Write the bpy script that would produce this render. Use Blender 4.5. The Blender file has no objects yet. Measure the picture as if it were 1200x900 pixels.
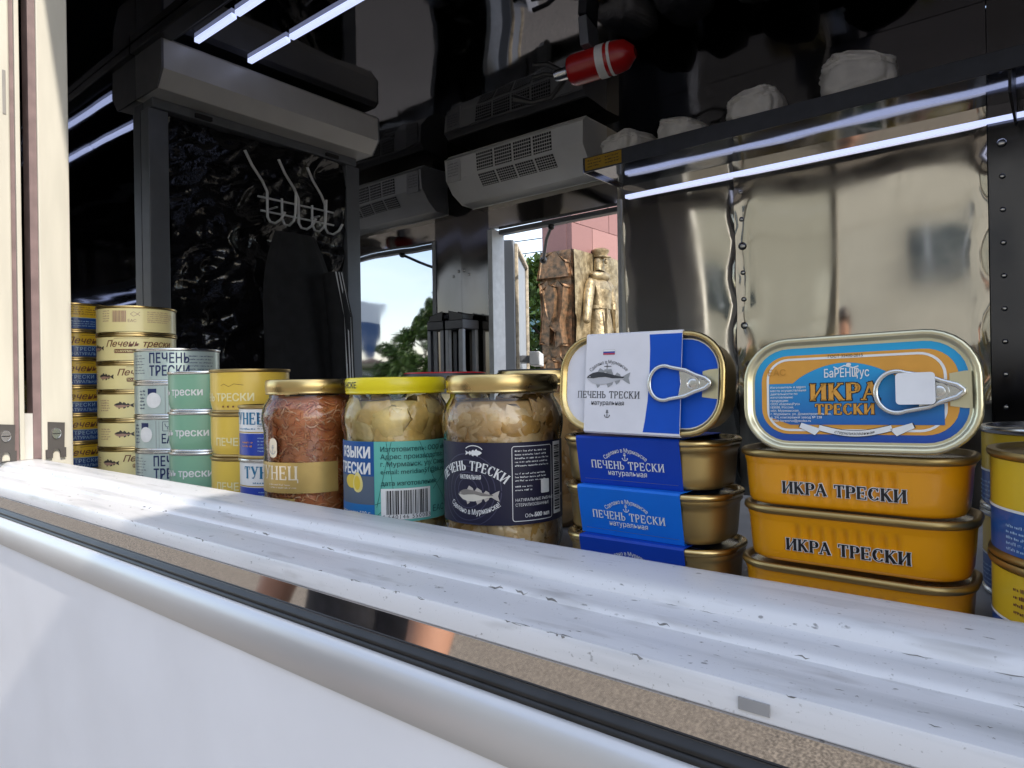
import bpy, bmesh, math, random
import numpy as np
from mathutils import Vector, Matrix, noise, geometry
R = math.radians
random.seed(7)
scene = bpy.context.scene
C = scene.collection
CZ = 1.5                                   # eye height; heights below are given relative to it where handy

# ------------------------------------------------------------------ camera
cam_data = bpy.data.cameras.new('camera')
cam_data.sensor_width = 36.0
cam_data.lens = 24.0
cam_data.clip_start = 0.02
cam_data.clip_end = 2000
cam = bpy.data.objects.new('camera', cam_data)
C.objects.link(cam)
YAW, ROLL = R(38.9), 0.0155
fw = Vector((-math.sin(YAW), math.cos(YAW), 0))
rt0 = Vector((math.cos(YAW), math.sin(YAW), 0))
rt = (rt0 - Vector((0, 0, ROLL))).normalized()
up = rt.cross(fw).normalized()
M4 = Matrix.Identity(4)
for i in range(3):
    M4[i][0], M4[i][1], M4[i][2] = rt[i], up[i], -fw[i]
M4.translation = Vector((0, 0, CZ))
cam.matrix_world = M4
scene.camera = cam

# ------------------------------------------------------------------ sky and sun
SUN = Vector((0.995, -0.092, 0)).normalized() * math.cos(R(37)) + Vector((0, 0, math.sin(R(37))))
world = bpy.data.worlds.new('World')
scene.world = world
world.use_nodes = True
wn = world.node_tree
wn.nodes.clear()
wo = wn.nodes.new('ShaderNodeOutputWorld')
bg = wn.nodes.new('ShaderNodeBackground')
sky = wn.nodes.new('ShaderNodeTexSky')
sky.sky_type = 'NISHITA'
sky.sun_disc = False
sky.sun_elevation = R(37)
sky.sun_rotation = math.atan2(SUN.x, SUN.y)
sky.air_density = 1.0
sky.dust_density = 1.2
bg.inputs['Strength'].default_value = 0.14
tc = wn.nodes.new('ShaderNodeTexCoord')
mp = wn.nodes.new('ShaderNodeMapping')
mp.inputs['Scale'].default_value = (1.0, 1.0, 3.2)
nz = wn.nodes.new('ShaderNodeTexNoise')
nz.inputs['Scale'].default_value = 2.6
nz.inputs['Detail'].default_value = 8
nz.inputs['Roughness'].default_value = 0.6
rp = wn.nodes.new('ShaderNodeValToRGB')
rp.color_ramp.elements[0].position = 0.40
rp.color_ramp.elements[0].color = (0, 0, 0, 1)
rp.color_ramp.elements[1].position = 0.66
rp.color_ramp.elements[1].color = (0.55, 0.55, 0.55, 1)
mx = wn.nodes.new('ShaderNodeMixRGB')
mx.inputs[2].default_value = (7.0, 7.2, 7.6, 1)
L = wn.links.new
L(tc.outputs['Generated'], mp.inputs['Vector'])
L(mp.outputs[0], nz.inputs['Vector'])
L(nz.outputs['Fac'], rp.inputs[0])
L(rp.outputs[0], mx.inputs[0])
L(sky.outputs[0], mx.inputs[1])
L(mx.outputs[0], bg.inputs['Color'])
L(bg.outputs[0], wo.inputs['Surface'])
sun_d = bpy.data.lights.new('sun', 'SUN')
sun_d.energy = 2.1
sun_d.angle = R(0.53)
sun_d.color = (1.0, 0.92, 0.80)
sun_o = bpy.data.objects.new('sun', sun_d)
C.objects.link(sun_o)
sun_o.rotation_euler = (-SUN).to_track_quat('-Z', 'Y').to_euler()
sun_o.location = SUN * 30

scene.view_settings.view_transform = 'Standard'
scene.view_settings.look = 'None'
scene.view_settings.gamma = 1.0
scene.view_settings.use_curve_mapping = False
scene.view_settings.exposure = 1.3
scene.render.engine = 'CYCLES'
scene.cycles.max_bounces = 12
scene.cycles.glossy_bounces = 6
scene.cycles.transparent_max_bounces = 12
scene.cycles.use_denoising = True
scene.cycles.sample_clamp_indirect = 6.0
scene.cycles.caustics_reflective = True
scene.cycles.caustics_refractive = False
scene.cycles.blur_glossy = 0.3

# ------------------------------------------------------------------ materials
MATS = {}
def mat(name, col=(0.5, 0.5, 0.5), rough=0.5, metal=0.0, var=0.08, vscale=30.0, bump=0.0, bscale=80.0,
        emit=None, estr=0.0, coat=0.0, stretch=(1, 1, 1), col2=None, bdist=0.002, spec=0.5, rvar=0.0, lo=0.35, hi=0.7):
    if name in MATS:
        return MATS[name]
    m = bpy.data.materials.new(name)
    m.use_nodes = True
    t = m.node_tree
    b = t.nodes['Principled BSDF']
    b.inputs['Roughness'].default_value = rough
    b.inputs['Metallic'].default_value = metal
    b.inputs['Specular IOR Level'].default_value = spec
    if coat:
        b.inputs['Coat Weight'].default_value = coat
        b.inputs['Coat Roughness'].default_value = 0.06
    tc = t.nodes.new('ShaderNodeTexCoord')
    mp = t.nodes.new('ShaderNodeMapping')
    mp.inputs['Scale'].default_value = stretch
    t.links.new(tc.outputs['Object'], mp.inputs['Vector'])
    n = t.nodes.new('ShaderNodeTexNoise')
    n.inputs['Scale'].default_value = vscale
    n.inputs['Detail'].default_value = 5
    t.links.new(mp.outputs[0], n.inputs['Vector'])
    r = t.nodes.new('ShaderNodeValToRGB')
    r.color_ramp.elements[0].position = lo
    r.color_ramp.elements[1].position = hi
    a = tuple(c * (1 - var) for c in col)
    bb = col2 if col2 else tuple(min(1, c * (1 + var)) for c in col)
    r.color_ramp.elements[0].color = (*a, 1)
    r.color_ramp.elements[1].color = (*bb, 1)
    t.links.new(n.outputs['Fac'], r.inputs[0])
    t.links.new(r.outputs[0], b.inputs['Base Color'])
    if rvar:
        mr = t.nodes.new('ShaderNodeMapRange')
        mr.inputs['To Min'].default_value = max(0.0, rough - rvar)
        mr.inputs['To Max'].default_value = rough + rvar
        t.links.new(n.outputs['Fac'], mr.inputs['Value'])
        t.links.new(mr.outputs[0], b.inputs['Roughness'])
    if bump:
        n2 = t.nodes.new('ShaderNodeTexNoise')
        n2.inputs['Scale'].default_value = bscale
        n2.inputs['Detail'].default_value = 4
        t.links.new(mp.outputs[0], n2.inputs['Vector'])
        bp = t.nodes.new('ShaderNodeBump')
        bp.inputs['Strength'].default_value = bump
        bp.inputs['Distance'].default_value = bdist
        t.links.new(n2.outputs['Fac'], bp.inputs['Height'])
        t.links.new(bp.outputs[0], b.inputs['Normal'])
    if emit:
        b.inputs['Emission Color'].default_value = (*emit, 1)
        b.inputs['Emission Strength'].default_value = estr
    MATS[name] = m
    return m

def steel(name, col, rough, waves, smudge=0.05):
    """polished sheet steel: slow waves in the sheet bend the reflections; waves = [(scale vec, height m)]"""
    m = bpy.data.materials.new(name)
    m.use_nodes = True
    t = m.node_tree
    b = t.nodes['Principled BSDF']
    b.inputs['Metallic'].default_value = 1.0
    b.inputs['Base Color'].default_value = (*col, 1)
    tc = t.nodes.new('ShaderNodeTexCoord')
    prev = None
    for sc, h in waves:
        mp = t.nodes.new('ShaderNodeMapping')
        mp.inputs['Scale'].default_value = sc
        t.links.new(tc.outputs['Object'], mp.inputs['Vector'])
        n = t.nodes.new('ShaderNodeTexNoise')
        n.inputs['Scale'].default_value = 1.0
        n.inputs['Detail'].default_value = 1.0
        t.links.new(mp.outputs[0], n.inputs['Vector'])
        bp = t.nodes.new('ShaderNodeBump')
        bp.inputs['Strength'].default_value = 1.0
        bp.inputs['Distance'].default_value = h
        t.links.new(n.outputs['Fac'], bp.inputs['Height'])
        if prev:
            t.links.new(prev.outputs[0], bp.inputs['Normal'])
        prev = bp
    t.links.new(prev.outputs[0], b.inputs['Normal'])
    n = t.nodes.new('ShaderNodeTexNoise')
    n.inputs['Scale'].default_value = 6
    n.inputs['Detail'].default_value = 6
    t.links.new(tc.outputs['Object'], n.inputs['Vector'])
    mr = t.nodes.new('ShaderNodeMapRange')
    mr.inputs['From Min'].default_value = 0.35
    mr.inputs['From Max'].default_value = 0.75
    mr.inputs['To Min'].default_value = rough
    mr.inputs['To Max'].default_value = rough + smudge
    t.links.new(n.outputs['Fac'], mr.inputs['Value'])
    t.links.new(mr.outputs[0], b.inputs['Roughness'])
    MATS[name] = m
    return m

def glass_mat(name, tint=(1, 1, 1), refl=0.10):
    """thin clear glass: mirror share grows towards grazing, the rest passes straight through"""
    m = bpy.data.materials.new(name)
    m.use_nodes = True
    t = m.node_tree
    t.nodes.remove(t.nodes['Principled BSDF'])
    o = t.nodes['Material Output']
    tr = t.nodes.new('ShaderNodeBsdfTransparent')
    tr.inputs[0].default_value = (*tint, 1)
    gl = t.nodes.new('ShaderNodeBsdfGlossy')
    gl.inputs['Roughness'].default_value = 0.03
    gl.inputs['Color'].default_value = (1, 1, 1, 1)
    lw = t.nodes.new('ShaderNodeFresnel')
    lw.inputs['IOR'].default_value = 1.5
    n = t.nodes.new('ShaderNodeTexNoise')
    n.inputs['Scale'].default_value = 60
    tc = t.nodes.new('ShaderNodeTexCoord')
    t.links.new(tc.outputs['Object'], n.inputs['Vector'])
    bp = t.nodes.new('ShaderNodeBump')
    bp.inputs['Strength'].default_value = 0.25
    bp.inputs['Distance'].default_value = 0.002
    t.links.new(n.outputs['Fac'], bp.inputs['Height'])
    t.links.new(bp.outputs[0], gl.inputs['Normal'])
    ad = t.nodes.new('ShaderNodeMath')
    ad.operation = 'ADD'
    ad.use_clamp = True
    ad.inputs[1].default_value = refl
    mx = t.nodes.new('ShaderNodeMixShader')
    t.links.new(lw.outputs[0], ad.inputs[0])
    t.links.new(ad.outputs[0], mx.inputs[0])
    t.links.new(tr.outputs[0], mx.inputs[1])
    t.links.new(gl.outputs[0], mx.inputs[2])
    t.links.new(mx.outputs[0], o.inputs['Surface'])
    MATS[name] = m
    return m

# ------------------------------------------------------------------ mesh helpers
class MB:
    def __init__(s):
        s.v, s.f, s.m = [], [], []
    def add(s, vs, fs, mi=0):
        o = len(s.v)
        s.v += [tuple(p) for p in vs]
        for q in fs:
            s.f.append(tuple(i + o for i in q))
            s.m.append(mi)
        return s
    def box(s, x0, x1, y0, y1, z0, z1, mi=0):
        vs = [(x, y, z) for z in (z0, z1) for y in (y0, y1) for x in (x0, x1)]
        return s.add(vs, [(0, 2, 3, 1), (4, 5, 7, 6), (0, 1, 5, 4), (2, 6, 7, 3), (0, 4, 6, 2), (1, 3, 7, 5)], mi)
    def prism(s, poly, axis, a, b, mi=0):
        """poly of (p,q) extruded along axis x (p=y,q=z), y (p=x,q=z) or z (p=x,q=y)"""
        n = len(poly)
        def P(p, q, t):
            return (t, p, q) if axis == 'x' else (p, t, q) if axis == 'y' else (p, q, t)
        vs = [P(p, q, a) for p, q in poly] + [P(p, q, b) for p, q in poly]
        fs = [(i, (i + 1) % n, (i + 1) % n + n, i + n) for i in range(n)]
        tri = geometry.tessellate_polygon([[Vector((p, q, 0)) for p, q in poly]])
        fs += [tuple(t) for t in tri] + [tuple(i + n for i in reversed(t)) for t in tri]
        return s.add(vs, fs, mi)
    def lathe(s, prof, n=40, mi=0, c=(0, 0, 0), cap=True):
        vs, fs = [], []
        for r, z in prof:
            for k in range(n):
                a = 2 * math.pi * k / n
                vs.append((c[0] + r * math.cos(a), c[1] + r * math.sin(a), c[2] + z))
        for i in range(len(prof) - 1):
            for k in range(n):
                k2 = (k + 1) % n
                fs.append((i * n + k, i * n + k2, (i + 1) * n + k2, (i + 1) * n + k))
        if cap:
            if prof[0][0] > 0: fs.append(tuple(range(n))[::-1])
            e = (len(prof) - 1) * n
            if prof[-1][0] > 0: fs.append(tuple(e + k for k in range(n)))
        return s.add(vs, fs, mi)
    def loft(s, rings, mi=0, cap0=False, cap1=False):
        n = len(rings[0])
        vs = [p for r in rings for p in r]
        fs = []
        for i in range(len(rings) - 1):
            for k in range(n):
                k2 = (k + 1) % n
                fs.append((i * n + k, i * n + k2, (i + 1) * n + k2, (i + 1) * n + k))
        if cap0: fs.append(tuple(range(n))[::-1])
        if cap1: fs.append(tuple((len(rings) - 1) * n + k for k in range(n)))
        return s.add(vs, fs, mi)
    def tube(s, path, r, n=8, mi=0, closed=False, caps=True):
        P = [Vector(p) for p in path]
        rr = r if isinstance(r, (list, tuple)) else [r] * len(P)
        rings = []
        prev = None
        for i, p in enumerate(P):
            if closed:
                d = (P[(i + 1) % len(P)] - P[i - 1]).normalized()
            else:
                d = (P[min(i + 1, len(P) - 1)] - P[max(i - 1, 0)]).normalized()
            if prev is None:
                a = d.cross(Vector((0, 0, 1)))
                if a.length < 1e-3: a = d.cross(Vector((1, 0, 0)))
            else:
                a = prev - d * prev.dot(d)
            a.normalize()
            prev = a
            b = d.cross(a)
            rings.append([tuple(p + (a * math.cos(2 * math.pi * k / n) + b * math.sin(2 * math.pi * k / n)) * rr[i]) for k in range(n)])
        if closed:
            rings.append(rings[0])
        return s.loft(rings, mi, caps and not closed, caps and not closed)
    def sphere(s, c, r, n=12, mi=0):
        rx, ry, rz = r if isinstance(r, (list, tuple)) else (r, r, r)
        vs, fs = [], []
        h = n // 2
        for i in range(h + 1):
            t = math.pi * i / h
            for k in range(n):
                a = 2 * math.pi * k / n
                vs.append((c[0] + rx * math.sin(t) * math.cos(a), c[1] + ry * math.sin(t) * math.sin(a), c[2] - rz * math.cos(t)))
        for i in range(h):
            for k in range(n):
                k2 = (k + 1) % n
                fs.append((i * n + k, i * n + k2, (i + 1) * n + k2, (i + 1) * n + k))
        return s.add(vs, fs, mi)
    def build(s, name, mats, parent=None, loc=(0, 0, 0), rot=(0, 0, 0), bev=0, smooth=True, ang=35):
        me = bpy.data.meshes.new(name)
        me.from_pydata(s.v, [], s.f)
        if not isinstance(mats, (list, tuple)): mats = [mats]
        for m in mats: me.materials.append(m)
        me.polygons.foreach_set('material_index', s.m)
        if smooth:
            me.polygons.foreach_set('use_smooth', [True] * len(s.f))
            me.update()
            me.set_sharp_from_angle(angle=R(ang))
        me.validate()
        o = bpy.data.objects.new(name, me)
        C.objects.link(o)
        o.location = loc
        o.rotation_euler = rot
        if parent: o.parent = parent
        if bev:
            b = o.modifiers.new('bevel', 'BEVEL')
            b.width = bev
            b.segments = 2
            b.limit_method = 'ANGLE'
            b.angle_limit = R(40)
        return o

def empty(name, loc=(0, 0, 0), rot=(0, 0, 0), parent=None):
    o = bpy.data.objects.new(name, None)
    o.empty_display_size = 0.05
    C.objects.link(o)
    o.location = loc
    o.rotation_euler = rot
    if parent: o.parent = parent
    return o
def tag(o, label=None, cat=None, group=None, kind=None):
    if label: o['label'] = label
    if cat: o['category'] = cat
    if group: o['group'] = group
    if kind: o['kind'] = kind
    return o
def boxpart(name, m, parent, *b, bev=0):
    return MB().box(*b).build(name, m, parent, bev=bev, smooth=False)

def skin_mesh(verts, edges, radii, sub=2, root=0):
    me = bpy.data.meshes.new('skeleton')
    me.from_pydata(verts, edges, [])
    o = bpy.data.objects.new('skeleton', me)
    C.objects.link(o)
    sk = o.modifiers.new('skin', 'SKIN')
    sk.use_smooth_shade = True
    sk.branch_smoothing = 0.6
    sd = me.skin_vertices[0].data
    for i, r in enumerate(radii):
        sd[i].radius = (r, r) if not isinstance(r, tuple) else r
        sd[i].use_root = (i == root)
    su = o.modifiers.new('sub', 'SUBSURF')
    su.levels = su.render_levels = sub
    bpy.context.view_layer.update()
    dg = bpy.context.evaluated_depsgraph_get()
    r = bpy.data.meshes.new_from_object(o.evaluated_get(dg))
    vs = [tuple(v.co) for v in r.vertices]
    fs = [tuple(p.vertices) for p in r.polygons]
    bpy.data.objects.remove(o)
    bpy.data.meshes.remove(me)
    bpy.data.meshes.remove(r)
    return vs, fs

# ------------------------------------------------------------------ flat print: shapes laid on a label surface
_txt = {}
def text_geo(s, bold=0.0, shear=0.0, space=1.0):
    k = (s, shear, space)
    if k in _txt: return _txt[k]
    cu = bpy.data.curves.new('text', 'FONT')
    cu.body = s
    cu.size = 1.0
    cu.shear = shear
    cu.space_character = space
    cu.resolution_u = 3
    cu.fill_mode = 'FRONT'
    o = bpy.data.objects.new('text', cu)
    C.objects.link(o)
    bpy.context.view_layer.update()
    dg = bpy.context.evaluated_depsgraph_get()
    me = bpy.data.meshes.new_from_object(o.evaluated_get(dg))
    vs = [(v.co.x, v.co.y) for v in me.vertices]
    fs = []
    for p in me.polygons:
        q = tuple(p.vertices)
        a = sum(vs[q[i]][0] * vs[q[(i + 1) % len(q)]][1] - vs[q[(i + 1) % len(q)]][0] * vs[q[i]][1] for i in range(len(q)))
        fs.append(q if a > 0 else q[::-1])
    bpy.data.objects.remove(o)
    bpy.data.curves.remove(cu)
    bpy.data.meshes.remove(me)
    w = max((p[0] for p in vs), default=0.0)
    x0 = min((p[0] for p in vs), default=0.0)
    vs = [(p[0] - x0, p[1]) for p in vs]
    _txt[k] = (vs, fs, w - x0)
    return _txt[k]

# strokes of a slab-serif alphabet in a box of height 1: (points, 'T'hick or 't'hin), serif bars (x, y), width
def _arc(cx, cy, rx, ry, a0, a1, n=10):
    return [(cx + rx * math.cos(R(a0 + (a1 - a0) * i / n)), cy + ry * math.sin(R(a0 + (a1 - a0) * i / n))) for i in range(n + 1)]
SERIF = {
    'П': ([([(.14, 0), (.14, 1)], 'T'), ([(.64, 0), (.64, 1)], 'T'), ([(.05, .96), (.73, .96)], 't')], [(.14, 0), (.64, 0)], .78),
    'Е': ([([(.14, 0), (.14, 1)], 'T'), ([(.05, .96), (.60, .96)], 't'), ([(.14, .5), (.46, .5)], 't'), ([(.05, .04), (.62, .04)], 't'),
           ([(.57, .96), (.57, .76)], 't'), ([(.60, .04), (.60, .26)], 't'), ([(.46, .4), (.46, .6)], 't')], [], .68),
    'Ч': ([([(.14, 1), (.14, .62), (.2, .46), (.34, .41), (.56, .46)], 't'), ([(.14, 1), (.14, .6)], 'T'), ([(.6, 0), (.6, 1)], 'T')], [(.14, 1), (.6, 1), (.6, 0)], .74),
    'Н': ([([(.14, 0), (.14, 1)], 'T'), ([(.64, 0), (.64, 1)], 'T'), ([(.14, .5), (.64, .5)], 't')], [(.14, 0), (.64, 0), (.14, 1), (.64, 1)], .78),
    'Ь': ([([(.14, 0), (.14, 1)], 'T'), ([(.14, .54)] + _arc(.34, .29, .22, .25, 90, -90) + [(.05, .04)], 't'), (_arc(.34, .29, .2, .2, 60, -60), 'T')], [(.14, 1)], .64),
    'Т': ([([(.36, 0), (.36, 1)], 'T'), ([(.03, .96), (.69, .96)], 't'), ([(.06, .96), (.06, .74)], 't'), ([(.66, .96), (.66, .74)], 't')], [(.36, 0)], .72),
    'Р': ([([(.14, 0), (.14, 1)], 'T'), ([(.05, .96)] + _arc(.34, .71, .24, .25, 90, -90) + [(.14, .46)], 't'), (_arc(.36, .71, .2, .2, 60, -60), 'T')], [(.14, 0)], .66),
    'С': ([(_arc(.4, .5, .3, .47, 45, 315, 16), 't'), (_arc(.4, .5, .28, .4, 120, 240), 'T'), ([(.62, .72), (.62, .98)], 't'), ([(.63, .26), (.63, .06)], 't')], [], .74),
    'К': ([([(.14, 0), (.14, 1)], 'T'), ([(.2, .48), (.58, .98)], 't'), ([(.3, .56), (.62, .02)], 'T')], [(.14, 0), (.14, 1), (.64, 0), (.58, 1)], .76),
    'И': ([([(.14, 0), (.14, 1)], 'T'), ([(.66, 0), (.66, 1)], 'T'), ([(.16, .06), (.64, .94)], 't')], [(.14, 0), (.66, 0), (.14, 1), (.66, 1)], .80),
    'А': ([([(.08, 0), (.38, 1)], 't'), ([(.36, 1), (.68, 0)], 'T'), ([(.18, .34), (.58, .34)], 't')], [(.09, 0), (.67, 0)], .78),
    'У': ([([(.12, 1), (.4, .36)], 'T'), ([(.64, 1), (.36, .2), (.26, .04), (.12, .06)], 't')], [(.12, 1), (.64, 1)], .76),
    'Ц': ([([(.14, 0), (.14, 1)], 'T'), ([(.62, 0), (.62, 1)], 'T'), ([(.05, .04), (.76, .04)], 't'), ([(.75, .06), (.75, -.2)], 't')], [(.14, 1), (.62, 1)], .80),
    ' ': ([], [], .38),
}
def clip_u(P, x, sg):
    out = []
    for i in range(len(P)):
        p, q = P[i], P[(i + 1) % len(P)]
        a, b = (p[0] - x) * sg >= 0, (q[0] - x) * sg >= 0
        if a: out.append(p)
        if a != b:
            t = (x - p[0]) / (q[0] - p[0])
            out.append((x, p[1] + (q[1] - p[1]) * t))
    return out
class Art:
    def __init__(s, fmap, step=0.004, curved=None):
        s.fmap, s.step, s.mats, s.b = fmap, step, [], MB()
        s.curved = getattr(fmap, 'curved', False)
    def mi(s, m):
        if m not in s.mats: s.mats.append(m)
        return s.mats.index(m)
    def raw(s, vs, fs, m, layer=1):
        if s.curved:                                     # cut faces into narrow strips so that they follow the curve
            g, nv, nf = .0022, [], []
            for f in fs:
                P = [vs[i] for i in f]
                lo, hi = min(p[0] for p in P), max(p[0] for p in P)
                k0, k1 = math.floor(lo / g), math.floor(hi / g)
                for k in range(k0, k1 + 1):
                    Q = P if k0 == k1 else clip_u(clip_u(P, k * g, 1), (k + 1) * g, -1)
                    if len(Q) > 2:
                        nf.append(tuple(range(len(nv), len(nv) + len(Q))))
                        nv += Q
            vs, fs = nv, nf
        s.b.add([s.fmap(u, v, layer) for u, v in vs], fs, s.mi(m))
    def poly(s, pts, m, layer=1):
        tri = geometry.tessellate_polygon([[Vector((p[0], p[1], 0)) for p in pts]])
        fs = []
        for t in tri:
            a = [pts[i] for i in t]
            ar = (a[1][0] - a[0][0]) * (a[2][1] - a[0][1]) - (a[2][0] - a[0][0]) * (a[1][1] - a[0][1])
            fs.append(tuple(t) if ar > 0 else tuple(t)[::-1])
        s.raw(pts, fs, m, layer)
    def rect(s, u0, v0, u1, v1, m, layer=1):
        n = max(1, int(abs(u1 - u0) / s.step))
        vs, fs = [], []
        for i in range(n + 1):
            u = u0 + (u1 - u0) * i / n
            vs += [(u, v0), (u, v1)]
        for i in range(n):
            fs.append((2 * i, 2 * i + 2, 2 * i + 3, 2 * i + 1))
        s.raw(vs, fs, m, layer)
    def rrect(s, u0, v0, u1, v1, r, m, layer=1, n=6):
        s.poly(rr2(u0, v0, u1, v1, r, n), m, layer)
    def ringrect(s, u0, v0, u1, v1, r, w, m, layer=1):
        a, b = rr2(u0, v0, u1, v1, r), rr2(u0 + w, v0 + w, u1 - w, v1 - w, max(r - w, .0002))
        n = len(a)
        s.raw(a + b, [(i, (i + 1) % n, (i + 1) % n + n, i + n) for i in range(n)], m, layer)
    def disc(s, u, v, r, m, layer=1, n=24, ry=None):
        s.poly([(u + r * math.cos(2 * math.pi * k / n), v + (ry or r) * math.sin(2 * math.pi * k / n)) for k in range(n)], m, layer)
    def line(s, pts, w, m, layer=1):
        vs, fs = [], []
        n = len(pts)
        for i, p in enumerate(pts):
            a, b = pts[max(i - 1, 0)], pts[min(i + 1, n - 1)]
            dx, dy = b[0] - a[0], b[1] - a[1]
            l = math.hypot(dx, dy) or 1
            nx, ny = -dy / l * w / 2, dx / l * w / 2
            vs += [(p[0] - nx, p[1] - ny), (p[0] + nx, p[1] + ny)]
        for i in range(n - 1):
            fs.append((2 * i, 2 * i + 2, 2 * i + 3, 2 * i + 1))
        s.raw(vs, fs, m, layer)
    def place(s, vs, fs, w, u, v, size, align, m, layer, squeeze, bend, rot=0):
        off = {'l': 0, 'c': -w / 2, 'r': -w}[align]
        out = []
        for x, y in vs:
            X, Y = (x + off) * size * squeeze, y * size
            if bend:
                t = X / bend
                X, Y = (bend + Y) * math.sin(t), (bend + Y) * math.cos(t) - bend
            if rot:
                X, Y = X * math.cos(rot) - Y * math.sin(rot), X * math.sin(rot) + Y * math.cos(rot)
            out.append((u + X, v + Y))
        s.raw(out, fs, m, layer)
    def text(s, str_, u, v, size, m, align='c', bold=0.0, shear=0.0, layer=2, squeeze=1.0, bend=0, space=1.0, rot=0, fit=0):
        vs, fs, w = text_geo(str_, bold, shear, space)
        if fit: squeeze = fit / (w * size)
        s.place(vs, fs, w, u, v, size, align, m, layer, squeeze, bend, rot)
        if bold:                                         # heavier stroke: the same word once more, a hair to the side
            for j, (du, dv) in enumerate(((1, 0), (0, 1), (1, 1))):
                s.place([(x + du * bold * 2.2, y + dv * bold * 1.3) for x, y in vs], fs, w, u, v, size, align, m, layer + .15 * (j + 1), squeeze, bend, rot)
    def serif(s, str_, u, v, size, m, align='c', thick=.17, thin=.08, layer=2, squeeze=1.0, bend=0, grow=0.0, slant=0.0, fit=0):
        vs, fs, x = [], [], 0.0
        def strip(pts, w):
            n = len(pts)
            o = len(vs)
            for i, p in enumerate(pts):
                a, b = pts[max(i - 1, 0)], pts[min(i + 1, n - 1)]
                dx, dy = b[0] - a[0], b[1] - a[1]
                l = math.hypot(dx, dy) or 1
                e = 0.0
                if i == 0: e = -grow
                if i == n - 1: e = grow
                px, py = p[0] + dx / l * e, p[1] + dy / l * e
                nx, ny = -dy / l * (w / 2 + grow), dx / l * (w / 2 + grow)
                vs.append((x + px - nx, py - ny))
                vs.append((x + px + nx, py + ny))
            for i in range(n - 1):
                fs.append((o + 2 * i, o + 2 * i + 2, o + 2 * i + 3, o + 2 * i + 1))
        for ch in str_:
            st, se, w = SERIF[ch]
            for pts, k in st: strip(pts, thick if k == 'T' else thin)
            for sx, sy in se:
                yy = .035 if sy == 0 else .965
                strip([(sx - .13, yy), (sx + .13, yy)], .07)
            x += w + .06
        vs2 = [(p[0] + slant * p[1], p[1]) for p in vs]
        if fit: squeeze = fit / ((x - .06) * size)
        s.place(vs2, fs, x - .06, u, v, size, align, m, layer, squeeze, bend)
    def fine(s, u0, v0, u1, v1, lines, m, seed=0, layer=2, fill=.5):
        rd = random.Random(seed)
        pitch = (v1 - v0) / lines
        for i in range(lines):
            v = v1 - pitch * (i + 1) + pitch * .28
            u = u0
            end = u1 - (u1 - u0) * (rd.random() * .3)
            while u < end:
                for k in range(rd.randint(2, 9)):        # a word: letter-sized ticks of uneven height
                    w, hh = pitch * rd.uniform(.18, .34), pitch * fill * rd.choice((.75, .8, .85, 1.1))
                    if u + w > u1: break
                    q = rd.random()
                    if q < .55:
                        s.rect(u, v, u + w * .42, v + hh, m, layer)
                        s.rect(u, v + hh * rd.choice((0, .4, .75)), u + w, v + hh * rd.choice((.85, 1)), m, layer + .1)
                    else:
                        s.rect(u, v, u + w, v + hh * .8, m, layer)
                    u += w + pitch * .10
                u += pitch * .32
    def barcode(s, u0, v0, u1, v1, m, seed=1, layer=3, n=30):
        rd = random.Random(seed)
        u, ww = u0, (u1 - u0) / n
        while u < u1 - ww:
            w = ww * rd.choice((.35, .5, .9, 1.2))
            s.rect(u, v0, u + w, v1, m, layer)
            u += w + ww * rd.choice((.35, .5, .8))
    def fish(s, u, v, l, body, belly, fin=None, flip=1, layer=2):
        fin = fin or body
        P = lambda pts: [(u + flip * (x - .5) * l, v + y * l) for x, y in pts]
        top = [(0, .02), (.05, .07), (.14, .115), (.25, .135), (.40, .12), (.58, .08), (.76, .04), (.86, .03)]
        bot = [(.86, -.02), (.74, -.035), (.58, -.085), (.42, -.125), (.26, -.13), (.13, -.095), (.05, -.04), (0, .0)]
        s.poly(P([(.80, .02), (.93, .09), (1.0, .12), (.965, .0), (1.0, -.12), (.93, -.09), (.80, -.01)]), fin, layer)
        s.poly(P([(.24, .12), (.30, .215), (.40, .16), (.41, .11)]), fin, layer)
        s.poly(P([(.44, .1), (.50, .18), (.60, .12), (.62, .06)]), fin, layer)
        s.poly(P([(.65, .06), (.70, .12), (.77, .08), (.79, .03)]), fin, layer)
        s.poly(P([(.46, -.1), (.50, -.19), (.60, -.13), (.62, -.07)]), fin, layer)
        s.poly(P([(.65, -.06), (.69, -.13), (.76, -.08), (.78, -.03)]), fin, layer)
        s.poly(P([(.22, -.11), (.25, -.2), (.31, -.16), (.31, -.11)]), fin, layer)
        s.poly(P(top + bot), belly, layer + 1)
        mid = [(.86, .0), (.6, .0), (.44, .03), (.28, .02), (.15, .0), (0, .015)]
        s.poly(P(top + mid), body, layer + 2)
        s.disc(u + flip * (.075 - .5) * l, v + .035 * l, .014 * l, belly, layer + 3, 10)
    def anchor(s, u, v, h, m, layer=2):
        w = h * .09
        s.line([(u, v - h * .48), (u, v + h * .3)], w, m, layer)
        s.line([(u - h * .2, v + h * .2), (u + h * .2, v + h * .2)], w, m, layer)
        s.line([(u + h * .38 * math.cos(R(a)), v - h * .1 + h * .38 * math.sin(R(a))) for a in range(200, 341, 14)], w, m, layer)
        s.line([(u + h * .1 * math.cos(R(a)), v + h * .38 + h * .1 * math.sin(R(a))) for a in range(0, 361, 30)], w * .8, m, layer)
        for sg in (-1, 1):
            s.poly([(u + sg * h * .36, v - h * .08), (u + sg * h * .25, v - h * .24), (u + sg * h * .46, v - h * .24)], m, layer)
    def build(s, name, parent):
        return s.b.build(name, s.mats, parent, smooth=False)

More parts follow.
